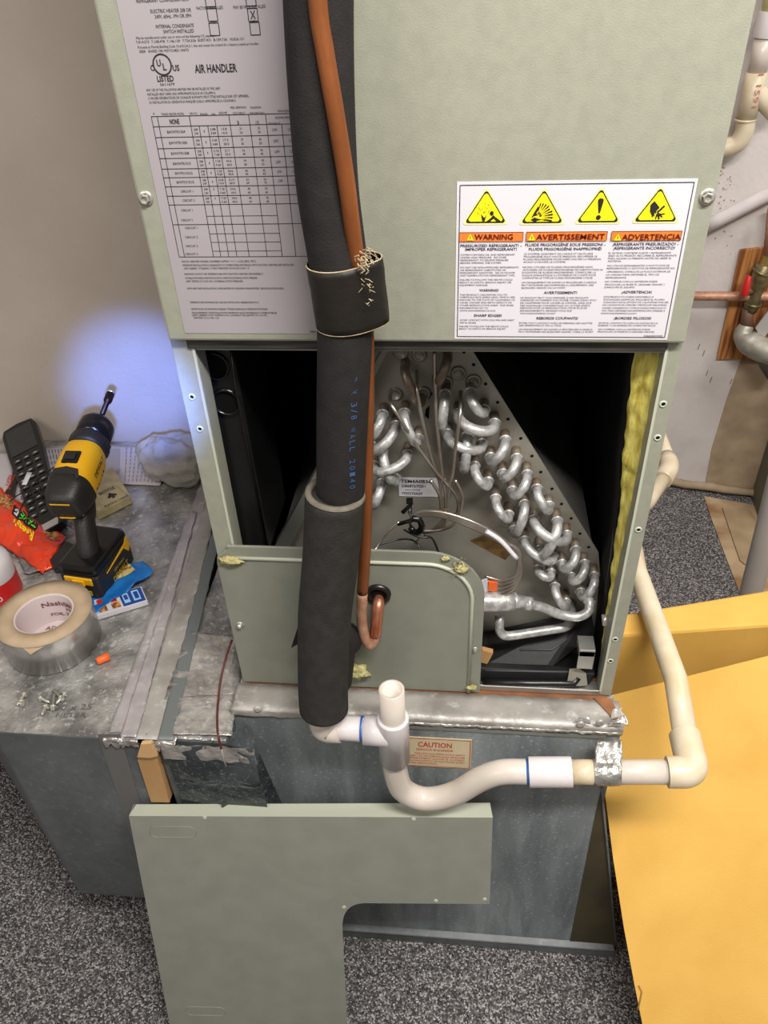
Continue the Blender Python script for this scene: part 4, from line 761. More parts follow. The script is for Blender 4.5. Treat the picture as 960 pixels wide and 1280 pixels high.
# elbow of the foam into the panel, foam flap, tears
part(MB().tube(cr([at(420, 800, Y=-.06), at(432, 800, Y=-.045), lp(434, 800)], 6), .021, 18), 'foam_elbow', FOAM, ln)
part(MB().tube(cr([at(428, 780, Y=-.072), at(436, 800, Y=-.075), at(434, 830, Y=-.080), at(430, 866, Y=-.092)], 6), [.006, .008, .009, .009, .009, .009, .009, .009, .009, .009, .009, .009, .009, .009, .009, .009, .009, .006, .004], 10), 'foam_seam_lip', FOAM, ln)
part(MB().prism([at(375, 775, Y=-.05), at(364, 810, Y=-.05), at(378, 802, Y=-.05)], (0, .004, 0)), 'foam_flap', FOAM, ln)
# black tape wrap around pipe and copper line
Pt = [at(x, y, Y=YS) for x, y in ((423, 326), (429, 365), (434, 404))]; ct = cr(Pt, 5)
tw = MB(); segs = 40
vs = []
for i, c in enumerate(ct):
    t_ = (ct[min(i+1, len(ct)-1)]-ct[max(0, i-1)]).normalized(); ux = V((1, 0, 0)); ux = (ux-t_*ux.dot(t_)).normalized(); uy = t_.cross(ux)
    for k in range(segs):
        a_ = 2*math.pi*k/segs; r_ = .0295+.0105*max(0, math.cos(a_+.1))**3+.0008*noise.noise(V((a_*3, i*.6, 0))); vs.append(c+ux*math.cos(a_)*r_+uy*math.sin(a_)*(.0285))
n1 = len(ct)
tw.add(vs, [(i*segs+k, i*segs+(k+1) % segs, (i+1)*segs+(k+1) % segs, (i+1)*segs+k) for i in range(n1-1) for k in range(segs)], True)
wrp = part(tw, 'tape_wrap', TAPEK, ln, solid=.001)
for i in (0, n1-1):
    part(MB().tube([vs[i*segs+k]*1.0 for k in range(segs)]+[vs[i*segs]], .0007, 5), 'tape_edge', ADH, ln)
mb = MB()
for k in range(60):
    q_ = random.random(); c = at(450+12*q_+random.gauss(0, 2), 322+80*q_*random.random()+random.gauss(0, 2), Y=YS-.027)
    mb.tube([c, c+V((random.uniform(-.004, .005), random.uniform(-.003, .001), random.uniform(-.004, .004)))], random.uniform(.0002, .0005), 4)
for k in range(10):
    c = at(455+random.gauss(0, 3), 316+random.gauss(0, 3), Y=YS-.02); mb.tube(cr([c, c+V((random.uniform(0, .01), -.003, random.uniform(-.002, .007))), c+V((random.uniform(.002, .016), -.004, random.uniform(-.008, .006)))], 4), .0003, 4)
f_ = part(mb, 'adhesive_threads', ADH, ln); f_['kind'] = 'stuff'
# blue print down the foam
def pipeprint(t, x, y0, y1):
    n = len(t)
    for i, ch in enumerate(t):
        if ch == ' ': continue
        py = y0+(y1-y0)*(i+.5)/n; cc = at(x, py, Y=YS-.0232); Pp = Print(cc, V((.93, .35, 0)), V((0, 0, 1)), .0004)
        yield Pp, ch
BLUEI = mat('blue_ink', (52, 84, 128), .6)
allp = MB()
for Pp, ch in pipeprint('2" X 3/8 WALL 2010', 441, 600, 425):
    pass
for i, ch in enumerate('070 - D X 3/8 WALL 20140'):
    if ch == ' ': continue
    py = 420 + 190*(i+.5)/24; cc = at(442 if py < 520 else 440, py, Y=YS-.0225)
    Pp = Print(cc, V((0, .0, -1)), V((.9, .43, 0)), .0008); Pp.text(ch, 0, -.003, .0062, .0046, BLUEI)
    m_ = Pp.mb[BLUEI.name][0]; allp.add(m_.v, m_.f)
part(allp, 'blue_print', BLUEI, ln, fix=False)
# ================================================================== COPPER LIQUID LINE
cp_ = thing('copper_liquid_line', 'bare copper tube taped beside the black foam pipe, hooked into grommet', 'pipe', lp(462, 806))
cc = [(386, -330, -.092), (390, -160, -.092), (397, 0, -.090), (407, 70, -.090), (419, 140, -.090), (432, 220, -.088), (441, 290, -.082), (449, 345, -.074), (457, 400, -.064), (459, 450, -.055), (459, 530, -.05), (458, 610, -.046), (456, 690, -.044), (453, 740, -.042)]
tail = [(452, 772, -.042), (456, 797, -.042), (463, 806, -.040), (469, 795, -.036), (471, 775, -.030), (473, 757, -.022), (474, 744, -.006)]
cpa = cr([at(x, y, Y=yy_) for x, y, yy_ in cc], 8); part(MB().tube(cpa, .0072, 16), 'copper_tube', COPPER, cp_)
tl_ = cr([at(x, y, Y=yy_) for x, y, yy_ in [cc[-1]]+tail[:5]], 6); part(MB().tube(tl_, .0068, 14), 'copper_bend', COPPERP, cp_)
jt = cr([at(x, y, Y=yy_) for x, y, yy_ in tail[3:]], 6); part(MB().tube(jt, [.0076, .0078, .0078, .008, .0074, .0082, .0074]+[.0076]*(len(jt)-11)+[.007, .0062, .006, .006], 14), 'brazed_joint', COPPERB, cp_)
# ================================================================== PVC DRAIN
YD = -.103; RP = .0167
pv = thing('condensate_drain_pipe', 'white and cream plastic drain pipe with trap, tee and elbows before the plenum', 'pipe', at(535, 1005, Y=YD))
def dz(px, py): return at(px, py, Y=YD)
tee = dz(492, 915); zt2 = dz(494, 868)
part(MB().tube(fillet([at(406, 880, Y=-.104), at(404, 911, Y=YD), dz(426, 911)], .03, 8), .0188, 20), 'drain_elbow', PVC, pv)
part(MB().tube([dz(414, 909), dz(460, 912)], RP, 20), 'drain_pipe_segment', PVCW, pv)
part(MB().lathe(dz(419, 910), (dz(460, 912)-dz(419, 910)), [(.0172, 0), (.0175, .001), (.0172, .003)], 20), 'blue_glue_ring', PRIMER, pv)
part(MB().lathe(dz(454, 911), (dz(460, 912)-dz(419, 910)), [(.0172, -.003), (.0175, -.001), (.0172, 0)], 20), 'blue_glue_ring', PRIMER, pv)
top_ = V((tee.x, YD, dz(494, 897).z)); bot_ = V((tee.x, YD, dz(494, 948).z))
mb = MB().lathe(top_, (0, 0, -1), [(.0168, 0), (.021, 0), (.0212, .002), (.0212, (top_.z-bot_.z)), (.0168, (top_.z-bot_.z))], 24)
mb.tube([dz(455, 912), tee], .0205, 24)
part(mb, 'tee_fitting', PVCW, pv)
s_top = V((tee.x, YD, dz(495, 862).z))
part(MB().lathe(V((tee.x, YD, top_.z-.01)), (0, 0, 1), [(RP, 0), (RP, s_top.z-top_.z+.01), (RP-.0035, s_top.z-top_.z+.0105), (RP-.0037, s_top.z-top_.z-.02), (.0002, s_top.z-top_.z-.02)], 24), 'open_standpipe', PVC, pv)
trap = cr([V((tee.x, YD, bot_.z+.005)), dz(494, 962), dz(502, 985), dz(522, 997), dz(545, 998), dz(572, 990), dz(600, 974), dz(628, 965), dz(668, 965)], 8)
part(MB().tube(trap, .0172, 20), 'drain_trap', PVC, pv)
hx = lambda x: V((dz(x, 965).x, YD, dz(x, 965).z))
part(MB().tube([hx(661), hx(715)], .0208, 24), 'coupling', PVCW, pv, bevel=.0012)
part(MB().tube([hx(658), hx(663)], .0176, 20), 'blue_glue_ring', PRIMER, pv)
part(MB().tube([hx(713), hx(745)], .0168, 20), 'drain_pipe_segment', PVCY, pv, label='short cream pipe piece before the tape strap')
part(MB().tube([hx(740), hx(838)], .0165, 20), 'drain_pipe_segment', PVC, pv)
E0 = hx(834); XP = .366
E1 = V((XP, YD, E0.z+.003)); E2 = V((XP-.001, -.045, E0.z+.006))
part(MB().tube(fillet([E0, E1, E2], .03, 10), .0212, 24), 'drain_elbow', PVCY, pv, bevel=.001, label='aged cream elbow at the right end of the run')
bk = V((.362, .42, .618)); part(MB().tube([E2+V((0, -.01, 0)), at(845, 850, X=.364), at(797, 715, X=.362), bk], .0167, 20), 'drain_pipe_segment', PVCY, pv, label='long cream pipe running back beside the cabinet')
q1_ = at(806, 632, Y=.62); q2_ = at(838, 585, Y=.75); q3_ = at(824, 545, Y=.92); q4_ = at(800, 480, Y=1.15)
part(MB().tube(fillet([bk, V((bk.x, .50, bk.z-.01)), q1_, q2_-(q2_-q1_).normalized()*.01], .03), .0167, 18), 'drain_pipe_segment', PVCY, pv)
part(MB().tube(fillet([q2_+(q1_-q2_).normalized()*.05, q2_, q2_+(q3_-q2_).normalized()*.05], .03, 8), .0212, 20), 'drain_elbow', PVCY, pv)
part(MB().tube([q2_, q3_, q4_], .0167, 18), 'drain_pipe_segment', PVCY, pv)
# duct tape strap
s0_, s1_ = hx(742), hx(775)
def strapf(u, v):
    a_ = math.pi*(-.62+1.35*v); r_ = .0182; x = s0_.x+(s1_.x-s0_.x)*u
    z = s0_.z + r_*math.sin(-a_+1.2); y = YD - r_*math.cos(-a_+1.2)
    p = V((x, y, z)); return p+V((0, -.001*noise.noise(p*200), .001*noise.noise(p*150)))
part(MB().lathe(s0_, s1_-s0_, [(.0178, 0), (.0186, .004), (.0180, .012), (.0188, .022), (.0180, (s1_-s0_).length-.001), (.017, (s1_-s0_).length)], 24), 'duct_tape_strap', DUCTT, pv)
part(MB().grid(crumple(quad(s0_+V((0, -.016, .008)), s1_+V((0, -.016, .008)), s1_+V((.003, .028, .034)), s0_+V((.002, .028, .030))), .004, 80, 3), 14, 12), 'strap_tail', DUCTT, pv, solid=.0008)
# ================================================================== YELLOW BOARDS
A = V((.30, .02, .40)); B = V((.36, -.25, .13)); nb = (B-A).cross(V((1, 0, .02))).normalized(); nb = nb if nb.z > 0 else -nb
yb_ = [onp(x, y, A, nb) for x, y in ((745, 874), (749, 940), (756, 990), (766, 1070), (780, 1160), (793, 1230), (803, 1280))]
dd = (yb_[-1]-yb_[-2]).normalized(); foot = yb_[-1]+dd*((yb_[-1].z-.004)/(-dd.z)); rt = onp(960, 820, A, nb); d2 = (rt-yb_[0]).normalized(); far = rt+d2*.35
fr = V((far.x+.05, foot.y+.0, .004+.02)); fr = fr-nb*((fr-A).dot(nb))
yo = tag(part(MB().prism(yb_+[foot, fr, far], -nb*.004), 'yellow_board', YEL, loc=foot), 'large plain yellow board sloping down to carpet, right of the plenum', 'board')
part(MB().tube([onp(798, 1232, A, nb), onp(802, 1240, A, nb), onp(800, 1250, A, nb), onp(797, 1262, A, nb)], .0015, 6), 'tape_remnant', YELE, yo)
zc_ = .60
k0, k1 = at(785, 766, Z=zc_), at(960, 737, Z=zc_); j0, j1 = at(785, 793, Z=zc_), at(960, 781, Z=zc_); kd = (k1-k0).normalized(); jd = (j1-j0).normalized(); print('carton', k0, k1, j0, j1, rt)
kl = [k0-kd*.03, k0+kd*.7, j0+jd*.7, j0-jd*.03]
carton = tag(part(MB().prism([V((p.x, p.y, .0)) for p in kl], (0, 0, zc_)), 'yellow_carton', YEL, loc=V((k0.x, k0.y, 0)), bevel=.006), 'yellow carton under the rear edge of the sloping yellow board', 'carton')
# ================================================================== THINGS ON THE WALL AT THE RIGHT
def wbox(c1_, c2_, c3_, c4_, th, off=0.0):
    return MB().prism([wp(*c1_, off), wp(*c2_, off), wp(*c3_, off), wp(*c4_, off)], WN*th)
ply = tag(part(wbox((925, 311), (1000, 303), (985, 447), (896, 447), .012), 'wood_board', OAK, loc=wp(930, 440), bevel=.001), 'oak-grained plywood board fixed to the wall behind the copper pipe', 'board')
wc = tag(part(MB().tube([wp(800, 372, .05), wp(872, 370, .05), wp(1000, 371, .05), wp(1250, 374, .05)], .0125, 14), 'copper_water_pipe', COPPERP, loc=wp(880, 370, .05)), 'dull horizontal copper water pipe crossing the wooden board', 'pipe')
va = thing('shutoff_valve', 'tarnished brass shutoff valve with red handle on the wooden board', 'valve', wp(940, 372, .05))
def wq(l): return [wp(x, y, o_) for x, y, o_ in l]
part(MB().tube(wq([(966, 260, .05), (960, 318, .05)]), .0125, 14), 'riser_pipe', COPPERP, va)
part(MB().tube(wq([(960, 318, .05), (957, 328, .05), (955, 332, .05)]), [.012, .013, .013], 6, smooth=False), 'brass_nut', mat('brass_bright', (180, 156, 92), .4, .7), va)
part(MB().tube(wq([(955, 330, .05), (951, 345, .05), (949, 355, .05), (945, 366, .05), (941, 380, .05), (937, 388, .05)]), [.019, .023, .021, .018, .021, .018], 16), 'valve_body', BRASS, va)
part(MB().tube(wq([(953, 338, .05), (951, 341, .05)]), .025, 16).tube(wq([(942, 378, .05), (941, 381, .05)]), .0235, 16), 'valve_ring', BRASS, va)
part(MB().tube(wq([(945, 366, .05), (930, 363, .08)]), .008, 12), 'valve_stem', BRASS, va)
part(MB().tube(wq([(936, 345, .08), (932, 360, .085), (930, 368, .085)]), [.011, .016, .016], 14, flat=.7), 'red_handle', RED, va, bevel=.001)
part(MB().tube(wq([(936, 385, .05), (934, 398, .05), (933, 410, .05)]), [.017, .016, .019], 14), 'lower_coupling', mat('rusty_coupling', (112, 84, 70), .6, .3), va)
hs = thing('hose_bib', 'grey cast metal tap body below the brass valve', 'tap', wp(940, 425, .06))
part(MB().tube(cr(wq([(934, 405, .05), (930, 418, .055), (940, 430, .07), (960, 440, .09), (985, 446, .10)]), 6), [.016]+[.018+.016*min(1, k/10) for k in range(1, 25)], 18), 'tap_body', ZINC, hs)
part(MB().tube(wq([(955, 440, .09), (958, 455, .09), (968, 468, .09)]), [.026, .020, .022], 14), 'tap_spout', mat('dark_zinc', (84, 80, 74), .5, .4), hs)
part(wbox((944, 408), (962, 384), (970, 400), (952, 424), .01, .06), 'tap_plate', PIPEG, hs)
pr_ = thing('wall_drain_stack', 'cream and white plastic pipe stack with wye fitting at top right', 'pipe', wp(930, 190, .05))
def ws(l): return [wp(x, y, .06) for x, y in l]
part(MB().tube(ws([(972, -40), (966, 16)]), .024, 18), 'aged_coupling', mat('olive_cream', (206, 196, 138), .4), pr_)
part(MB().tube(ws([(964, 14), (955, 47)]), .0255, 20), 'white_coupling', PVCW, pr_, bevel=.001)
part(MB().tube(ws([(956, 45), (946, 92)]), .0215, 18), 'stack_pipe', PVC, pr_)
part(MB().tube(ws([(946, 90), (940, 120), (932, 150)]), [.0245, .0245, .0225], 18).tube(cr(ws([(942, 110), (952, 122), (970, 142)]), 4), .0215, 18), 'wye_fitting', PVCY, pr_)
part(MB().tube(cr(ws([(933, 146), (930, 165), (920, 180), (900, 186)]), 6), .022, 18), 'stack_elbow', PVCY, pr_)
part(MB().lathe(wp(932, 148, .06), (wp(930, 158, .06)-wp(932, 148, .06)), [(.0225, 0), (.0245, .001), (.0245, .005), (.0225, .006)], 18), 'fitting_rim', PVCY, pr_)
pP = Print(wp(952, 92, .084), UU*1.0-RR*.25 if False else V((0, 0, -1)), V((1, .1, 0)), .001)
pP.text('1 1591', 0, -.006, .012, .07, mat('red_print', (190, 120, 110), .6)); pP.build('print', pr_)
dg = tag(part(MB().tube([wp(880, 284, .03), wp(900, 274, .03), wp(985, 230, .03), wp(1200, 122, .03)], .0175, 14), 'white_conduit', PVCW, loc=wp(900, 276, .03)), 'white diagonal pipe on the wall beside the upper screw', 'pipe')
cd_ = thing('grey_conduit', 'grey vertical metal pipe standing behind the yellow carton', 'pipe', at(950, 715, Z=0)+V((.08, 0, 0)))
g0 = at(960, 735, Z=.02); 
c0, c1 = at(936, 750, Y=.60), at(985, 560, Y=.60); cu_ = (c1-c0)/(c1.z-c0.z)
part(MB().tube([c0-cu_*c0.z, c0, c1, c1+cu_*(2.4-c1.z)], .0235, 20), 'conduit_pipe', PIPEG, cd_)
ap0 = at(939, 590, Z=0.0)
hc = thing('grey_green_cabinet', 'grey-green metal cabinet edge at the right of frame', 'cabinet', (ap0.x+.3, ap0.y, 0))
f0 = at(937, 617, Z=0); f1 = at(951, 660, Z=0); z1 = 0.62
part(MB().prism([f0-V((0, .015, 0)), f1, f1+dr*.5, f0+dr*.5-V((0, .015, 0))], (0, 0, z1)), 'cabinet_body', OLIVE, hc, bevel=.004)
part(MB().prism([f1+WN*.004+dr*.01, f1+WN*.004+dr*.45, f1+dr*.45, f1+dr*.01], (0, 0, z1-.03)), 'cabinet_front', OLIVE, hc)
mk = MB()
for k in range(46):
    x, y = 904+random.gauss(0, 5)+ (random.random()*14 if k % 3 == 0 else 0), 210+random.random()*110; p = wp(x, y, .0012); s_ = random.uniform(.001, .003)
    mk.prism([p, p+V((s_, 0, .001)), p+V((s_*.6, 0, s_*1.3)), p+V((-.2*s_, 0, s_))], WN*.0006)
for x, y in ((872, 437), (882, 470), (878, 445), (887, 478), (912, 480)): p = wp(x, y, .001); mk.prism([p, p+V((.002, 0, 0)), p+V((.004, 0, .018)), p+V((.002, 0, .018))], WN*.0006)
o = part(mk, 'wall_scuffs', mat('scuff', (126, 98, 82), .9)); o['kind'] = 'stuff'; o['label'] = 'brown scuffs and flaked paint on the white wall'
# ================================================================== THINGS ON THE DUCT
def dt(px, py, h=0): return at(px, py, Z=DZ+.003+h)
# --- foil tape roll
tc0 = at(54, 765, Z=DZ+.07); 
tcx = V((tc0.x, tc0.y, DZ+.004)); RO = (at(108, 775, Z=DZ+.07)-at(-6, 775, Z=DZ+.07)).length/2; RI = RO*.60; HT = .066
print('tape R', RO)
tp = thing('foil_tape_roll', 'large roll of shiny foil tape with brown paper liner', 'tape roll', tcx)
part(MB().lathe(tcx, (0, 0, 1), [(RI, 0), (RO, 0), (RO, HT-.001)], 56), 'foil_side', ROLLF, tp)
part(MB().lathe(tcx, (0, 0, 1), [(RI+.002, HT-.004), (RI+.003, HT), ((RI+RO)/2, HT+.0006), (RO+.0015, HT-.0005), (RO+.001, HT-.0025)], 56), 'paper_liner', KRAFT, tp)
part(MB().lathe(tcx, (0, 0, 1), [(RI+.003, HT-.004), (RI, HT-.002), (RI-.001, HT-.006), (RI-.001, .001)], 48), 'cardboard_core', COREP, tp)
part(MB().lathe(tcx, (0, 0, 1), [(RI, .004), (.0005, .004)], 48), 'core_floor_card', COREP, tp)
flp = [at(26, 808, Z=DZ+HT+.002), at(68, 800, Z=DZ+HT+.002), at(38, 818, Z=DZ+HT-.004)]
part(MB().prism(flp, (0, 0, -.0006)), 'liner_flap', KRAFT, tp)
mcore = mat('brown_core_ink', (130, 84, 90), .6)
pc = MB()
for t, ang0, zz, hh in (('Nashua', 2.2, .040, .014), ('324A', 1.35, .044, .008), ('PREMIUM', 1.3, .030, .008), ('Nashua', .3, .042, .012), ('FOIL TAPE', 2.0, .018, .009), ('UL 181A', 1.2, .014, .008)):
    vs_, fs_ = glyphs(t, True); x0_ = min(v[0] for v in vs_); r_ = RI-.0022
    pc.add([tcx+V((r_*math.cos(ang0-(v[0]-x0_)*hh*1.2/r_), r_*math.sin(ang0-(v[0]-x0_)*hh*1.2/r_), zz+v[1]*hh)) for v in vs_], fs_)
part(pc, 'core_print', mcore, tp, fix=False)
pc = Print(tcx+V((-RI*.7, -RI*.3, .005)), V((1, .12, 0)), V((-.12, 1, 0)), .0008)
pc.text('Nashua', .0, .0, .012, .06, mcore, True); pc.text('AD 324A', .01, .03, .008, .05, mcore, True); pc.text('PREMIUM', .04, .045, .006, .03, mcore, True); pc.build('core_print', tp)
# --- orange wire-nut plug
a_, b_ = dt(121, 827, .006), dt(136, 820, .006)
tag(part(MB().tube([a_, a_.lerp(b_, .15), a_.lerp(b_, .5), b_], [.005, .0065, .0062, .0075], 10), 'orange_plug', OPLUG, loc=a_-V((0, 0, .006))), 'small orange plastic plug right of the foil tape roll', 'plug')
# --- loose screws
scw = [((21, 882), (31, 867), 'beside the left pile, leftmost'), ((23, 866), (28, 880), 'standing head up at far left'), ((66, 861), (78, 874), 'lying across the top of the pile'), ((62, 878), (50, 872), 'at the left of the pile'), ((70, 880), (82, 866), 'at the right of the pile'), ((68, 866), (66, 886), 'in the middle of the pile'), ((52, 894), (58, 882), 'nearest the duct edge')]
def loose_screw(a_, b_, lab):
    A_, B_ = dt(*a_, .005), dt(*b_, .004); d = (B_-A_).normalized(); L_ = (B_-A_).length
    t = thing('sheet_metal_screw', 'loose zinc hex-head screw '+lab, 'screw', V((A_.x, A_.y, DZ+.003)), 'loose screws on the duct top')
    part(MB().lathe(B_-d*.004, d, [(.0002, 0), (.0052, 0), (.0052, .0012), (.0035, .0013)], 16).lathe(B_-d*.003, d, [(.0036, 0), (.0036, .004), (.0028, .0045), (.0002, .004)], 6, smooth=False), 'screw_head', SCREW, t)
    prof = [(.0002, 0)]
    for k in range(1, 9): prof += [(.0016+.0002*min(k, 3), k*L_/9), (.0028, k*L_/9+.0006)]
    part(MB().lathe(A_, d, prof+[(.0015, L_-.002)], 10), 'screw_shank', SCREW, t)
for s_ in scw: loose_screw(*s_)
# pencil notes on metal
pn = Print(dt(55, 895, .0015), V((1, .1, 0)), V((-.1, 1, 0)), .0006); pn.text('20 x 25', .012, .010, .010, .055, mat('pencil', (92, 90, 88), .6)); pn.text('FILTER', .018, -.004, .008, .045, MATS['pencil']); pn.build('pencil_note', du)
# --- papers
def sheet(name, label, pts, h, th=.0006, m=PAPER, amp=.001):
    P4 = [dt(x, y, h) for x, y in pts]; g = quad(*P4); c = P4[0]
    t = tag(part(MB().grid(lambda u, v: g(u, v)+V((0, 0, amp*noise.noise(V((u*3, v*3, h*90))))), 12, 12), name, m, solid=th, loc=V((c.x, c.y, DZ+.003))), label, 'paper'); return t, P4
sh1, P4 = sheet('printed_sheet', 'white sheet of small print under the phone and drill', ((12, 566), (104, 552), (128, 622), (22, 640)), .001)
pq = Print(P4[3]+V((0, 0, .001)), P4[2]-P4[3], P4[0]-P4[3], .0012); wS = (P4[2]-P4[3]).length; hS = (P4[0]-P4[3]).length
sh2, R4 = sheet('instruction_sheet', 'white instruction sheet with table by the grey cloth', ((122, 556), (215, 558), (200, 607), (128, 604)), .002)
GINK = mat('grey_ink', (120, 116, 124), .7)
def ruled(P4_, parent, n, tilt=.0):
    g = quad(*P4_); mb = MB()
    for i in range(n):
        u0 = .06+.9*i/n
        for j in range(9):
            v0 = .06+.1*j+random.uniform(0, .02); v1 = v0+random.uniform(.05, .085)
            p, q, r_, s_ = g(u0, v0), g(u0+.016, v0), g(u0+.016, v1), g(u0, v1)
            mb.add([x+V((0, 0, .0013)) for x in (p, q, r_, s_)], [(0, 1, 2, 3)])
    part(mb, 'print', GINK, parent, fix=False)
ruled(P4, sh1, 22); ruled([R4[0].lerp(R4[1], .35), R4[1], R4[2], R4[3].lerp(R4[2], .35)], sh2, 9)
g = quad(*R4); part(MB().add([g(.08, .1)+V((0, 0, .0013)), g(.3, .1)+V((0, 0, .0013)), g(.3, .75)+V((0, 0, .0013)), g(.08, .75)+V((0, 0, .0013))], [(0, 1, 2, 3)]), 'print_box', mat('pale_grey_print', (170, 166, 172), .7), sh2, fix=False)
sh3, S4 = sheet('white_leaflet', 'white leaflet with red lettering at left edge under candy wrapper', ((-40, 566), (19, 566), (14, 604), (-16, 650)), .006, .004)
sp3 = Print(dt(3, 612, .0095), dt(13, 577, .0095)-dt(2, 608, .0095), -(dt(13, 577, .0095)-dt(2, 608, .0095)).cross(V((0, 0, 1)))*-1, .0012)
sp3.text('DANGER', 0, .002, .013, .055, REDL, True); sp3.build('print', sh3)
bk3 = tag(part(MB().prism([dt(-30, 650, .0), dt(3, 640, .0), dt(20, 590, .0), dt(26, 592, 0), dt(12, 645, 0), dt(-20, 665, 0)], (0, 0, .008)), 'black_folder', DBLKG, loc=dt(3, 640)), 'glossy black folder edge under the white leaflet', 'folder')
# --- cordless phone: local frame, long axis ex
def frame_m(o, x, z):
    x = V(x).normalized(); z = V(z); z = (z-x*z.dot(x)).normalized(); y = z.cross(x); M = Matrix((x, y, z)).transposed().to_4x4(); M.translation = V(o); return M
pb0 = dt(64, 664, .012); ptop = at(23, 532, Y=WL-.02)
Lp = (ptop-pb0).length; print('phone len', Lp, pb0, ptop)
side = at(43, 530, Y=ptop.y)-at(4, 536, Y=ptop.y)
Mp = frame_m(pb0, ptop-pb0, (ptop-pb0).cross(side)*-1 if (ptop-pb0).cross(side).z < 0 else (ptop-pb0).cross(side))
ph = thing('cordless_phone', 'black cordless phone handset leaning up against the wall', 'phone', V((pb0.x, pb0.y, DZ+.003)))
hw = side.length/2; print('phone hw', hw)
def slab(prof, z0, z1, M): return MB().prism([M @ V((x, y, z0)) for x, y in prof], (M.to_3x3() @ V((0, 0, 1)))*(z1-z0))
body = [(0, -hw*.72), (-.004, 0), (0, hw*.72), (.02, hw*.86), (Lp*.45, hw*.82), (Lp*.7, hw*.98), (Lp*.93, hw), (Lp*.985, hw*.85), (Lp, 0), (Lp*.985, -hw*.85), (Lp*.93, -hw), (Lp*.7, -hw*.98), (Lp*.45, -hw*.82), (.02, -hw*.86)]
part(slab(body, -.012, .008, Mp), 'handset_body', DBLKG, ph, bevel=.004)
part(slab([(Lp*.70, -hw*.76), (Lp*.70, hw*.76), (Lp*.95, hw*.76), (Lp*.95, -hw*.76)], .0082, .0092, Mp), 'phone_screen', SCREEN, ph, bevel=.001)
for r_ in range(9):
    for c_ in (-1, 0, 1):
        x = Lp*(.64-.062*r_); y = c_*hw*.5
        k_ = part(slab([(x-.0045, y-hw*.19), (x-.0045, y+hw*.19), (x+.0045, y+hw*.19), (x+.0045, y-hw*.19)], .008, .0105, Mp), 'phone_key', KEYM, ph, bevel=.0012)
        part(slab([(x-.0012, y-hw*.08), (x-.0012, y+hw*.08), (x+.001, y+hw*.08), (x+.001, y-hw*.08)], .0106, .0109, Mp), 'key_mark', KEYI, ph)
part(slab([(.0, -hw*.5), (.0, hw*.5), (.018, hw*.6), (.018, -hw*.6)], .0082, .0092, Mp), 'microphone_plate', PIPEG, ph)
# headset coil of thin black cable with white flag, lying over the phone
wp_ = [Mp @ V(p) for p in ((Lp*.42, -hw*1.25, .014), (Lp*.36, -.2*hw, .02), (Lp*.27, hw*.6, .018), (Lp*.2, hw*1.3, .014), (Lp*.34, hw*1.4, .012), (Lp*.30, 0, .02), (Lp*.12, -hw*.7, .018), (Lp*.08, -hw*1.3, .010), (.0, -hw*1.7, .004))]
cb = thing('black_cable', 'thin black cable with white tag tangled over the phone', 'cable', V((pb0.x, pb0.y-.01, DZ+.003)))
part(MB().tube(cr(wp_, 7), .0014, 6), 'cable_cord', BLACKP, cb)
part(MB().grid(quad(at(27, 606, Z=DZ+.06), at(33, 606, Z=DZ+.06), at(40, 591, Z=DZ+.066), at(34, 590, Z=DZ+.066)), 3, 3), 'white_cable_tag', WHITE, cb, solid=.001)
part(MB().lathe(at(60, 601, Z=DZ+.03), (0, -.3, 1), [(.0002, .012), (.011, .010), (.013, .0), (.011, -.01), (.0002, -.012)], 18), 'earpiece_knob', DBLKG, cb)
# --- drill
bz = DZ+.008
bc = dt(128, 712, .02); 
fdir = V((at(134, 548, Z=DZ+.20)-at(80, 628, Z=DZ+.20))); print('drill axis', fdir, fdir.length)
fx = V((fdir.x, fdir.y, 0)).normalized()
head = at(98, 592, Z=DZ+.195); base = V((dt(125, 728).x, dt(125, 728).y, bz))
print('drill head', head, 'base', base)
dl = thing('cordless_drill', 'yellow and black cordless drill with hex driver bit standing on its battery', 'drill', base)
# head frame: origin at head centre
Mh = frame_m(head, fx+V((0, 0, .27)), (0, 0, 1))
def dsc(prof, M, seg=28, sq=1.0):
    """turned profile (x, r) along local X"""
    mb = MB(); vs = []
    for x, r in prof:
        for k in range(seg):
            a_ = 2*math.pi*k/seg; ca, sa = math.cos(a_), math.sin(a_)
            e = 2/sq if sq != 1 else 1
            y = r*(abs(ca)**(1/sq if sq != 1 else 1))*(1 if ca > 0 else -1); z = r*1.06*(abs(sa)**(1/sq if sq != 1 else 1))*(1 if sa > 0 else -1)
            vs.append(M @ V((x, y, z)))
    n = len(prof); fs = [(i*seg+k, i*seg+(k+1) % seg, (i+1)*seg+(k+1) % seg, (i+1)*seg+k) for i in range(n-1) for k in range(seg)]
    fs += [tuple(range(seg)), tuple(range((n-1)*seg, n*seg))]
    mb.add(vs, fs, True); return mb
SD = 1.0
hs_ = part(dsc([(-.046, .030), (-.040, .0335), (.0, .0345), (.030, .0335), (.047, .030), (.050, .026)], Mh, sq=1.35), 'motor_housing', DYEL, dl, bevel=.001)
part(dsc([(-.078, .020), (-.076, .0245), (-.066, .029), (-.045, .0335), (-.030, .0352), (-.029, .033)], Mh, sq=1.6), 'rear_cap', DBLK, dl)
part(MB().box((-.0785, -.017, .014), (-.0705, .017, .018), Mh), 'yellow_cap_stripe', DYEL, dl, bevel=.001)
part(MB().tube(cr([Mh @ V(p) for p in ((-.070, -.024, -.020), (-.078, -.012, -.018), (-.079, 0, -.017), (-.078, .012, -.018), (-.070, .024, -.020))], 4), .001, 6), 'yellow_cap_line', DYEL, dl)
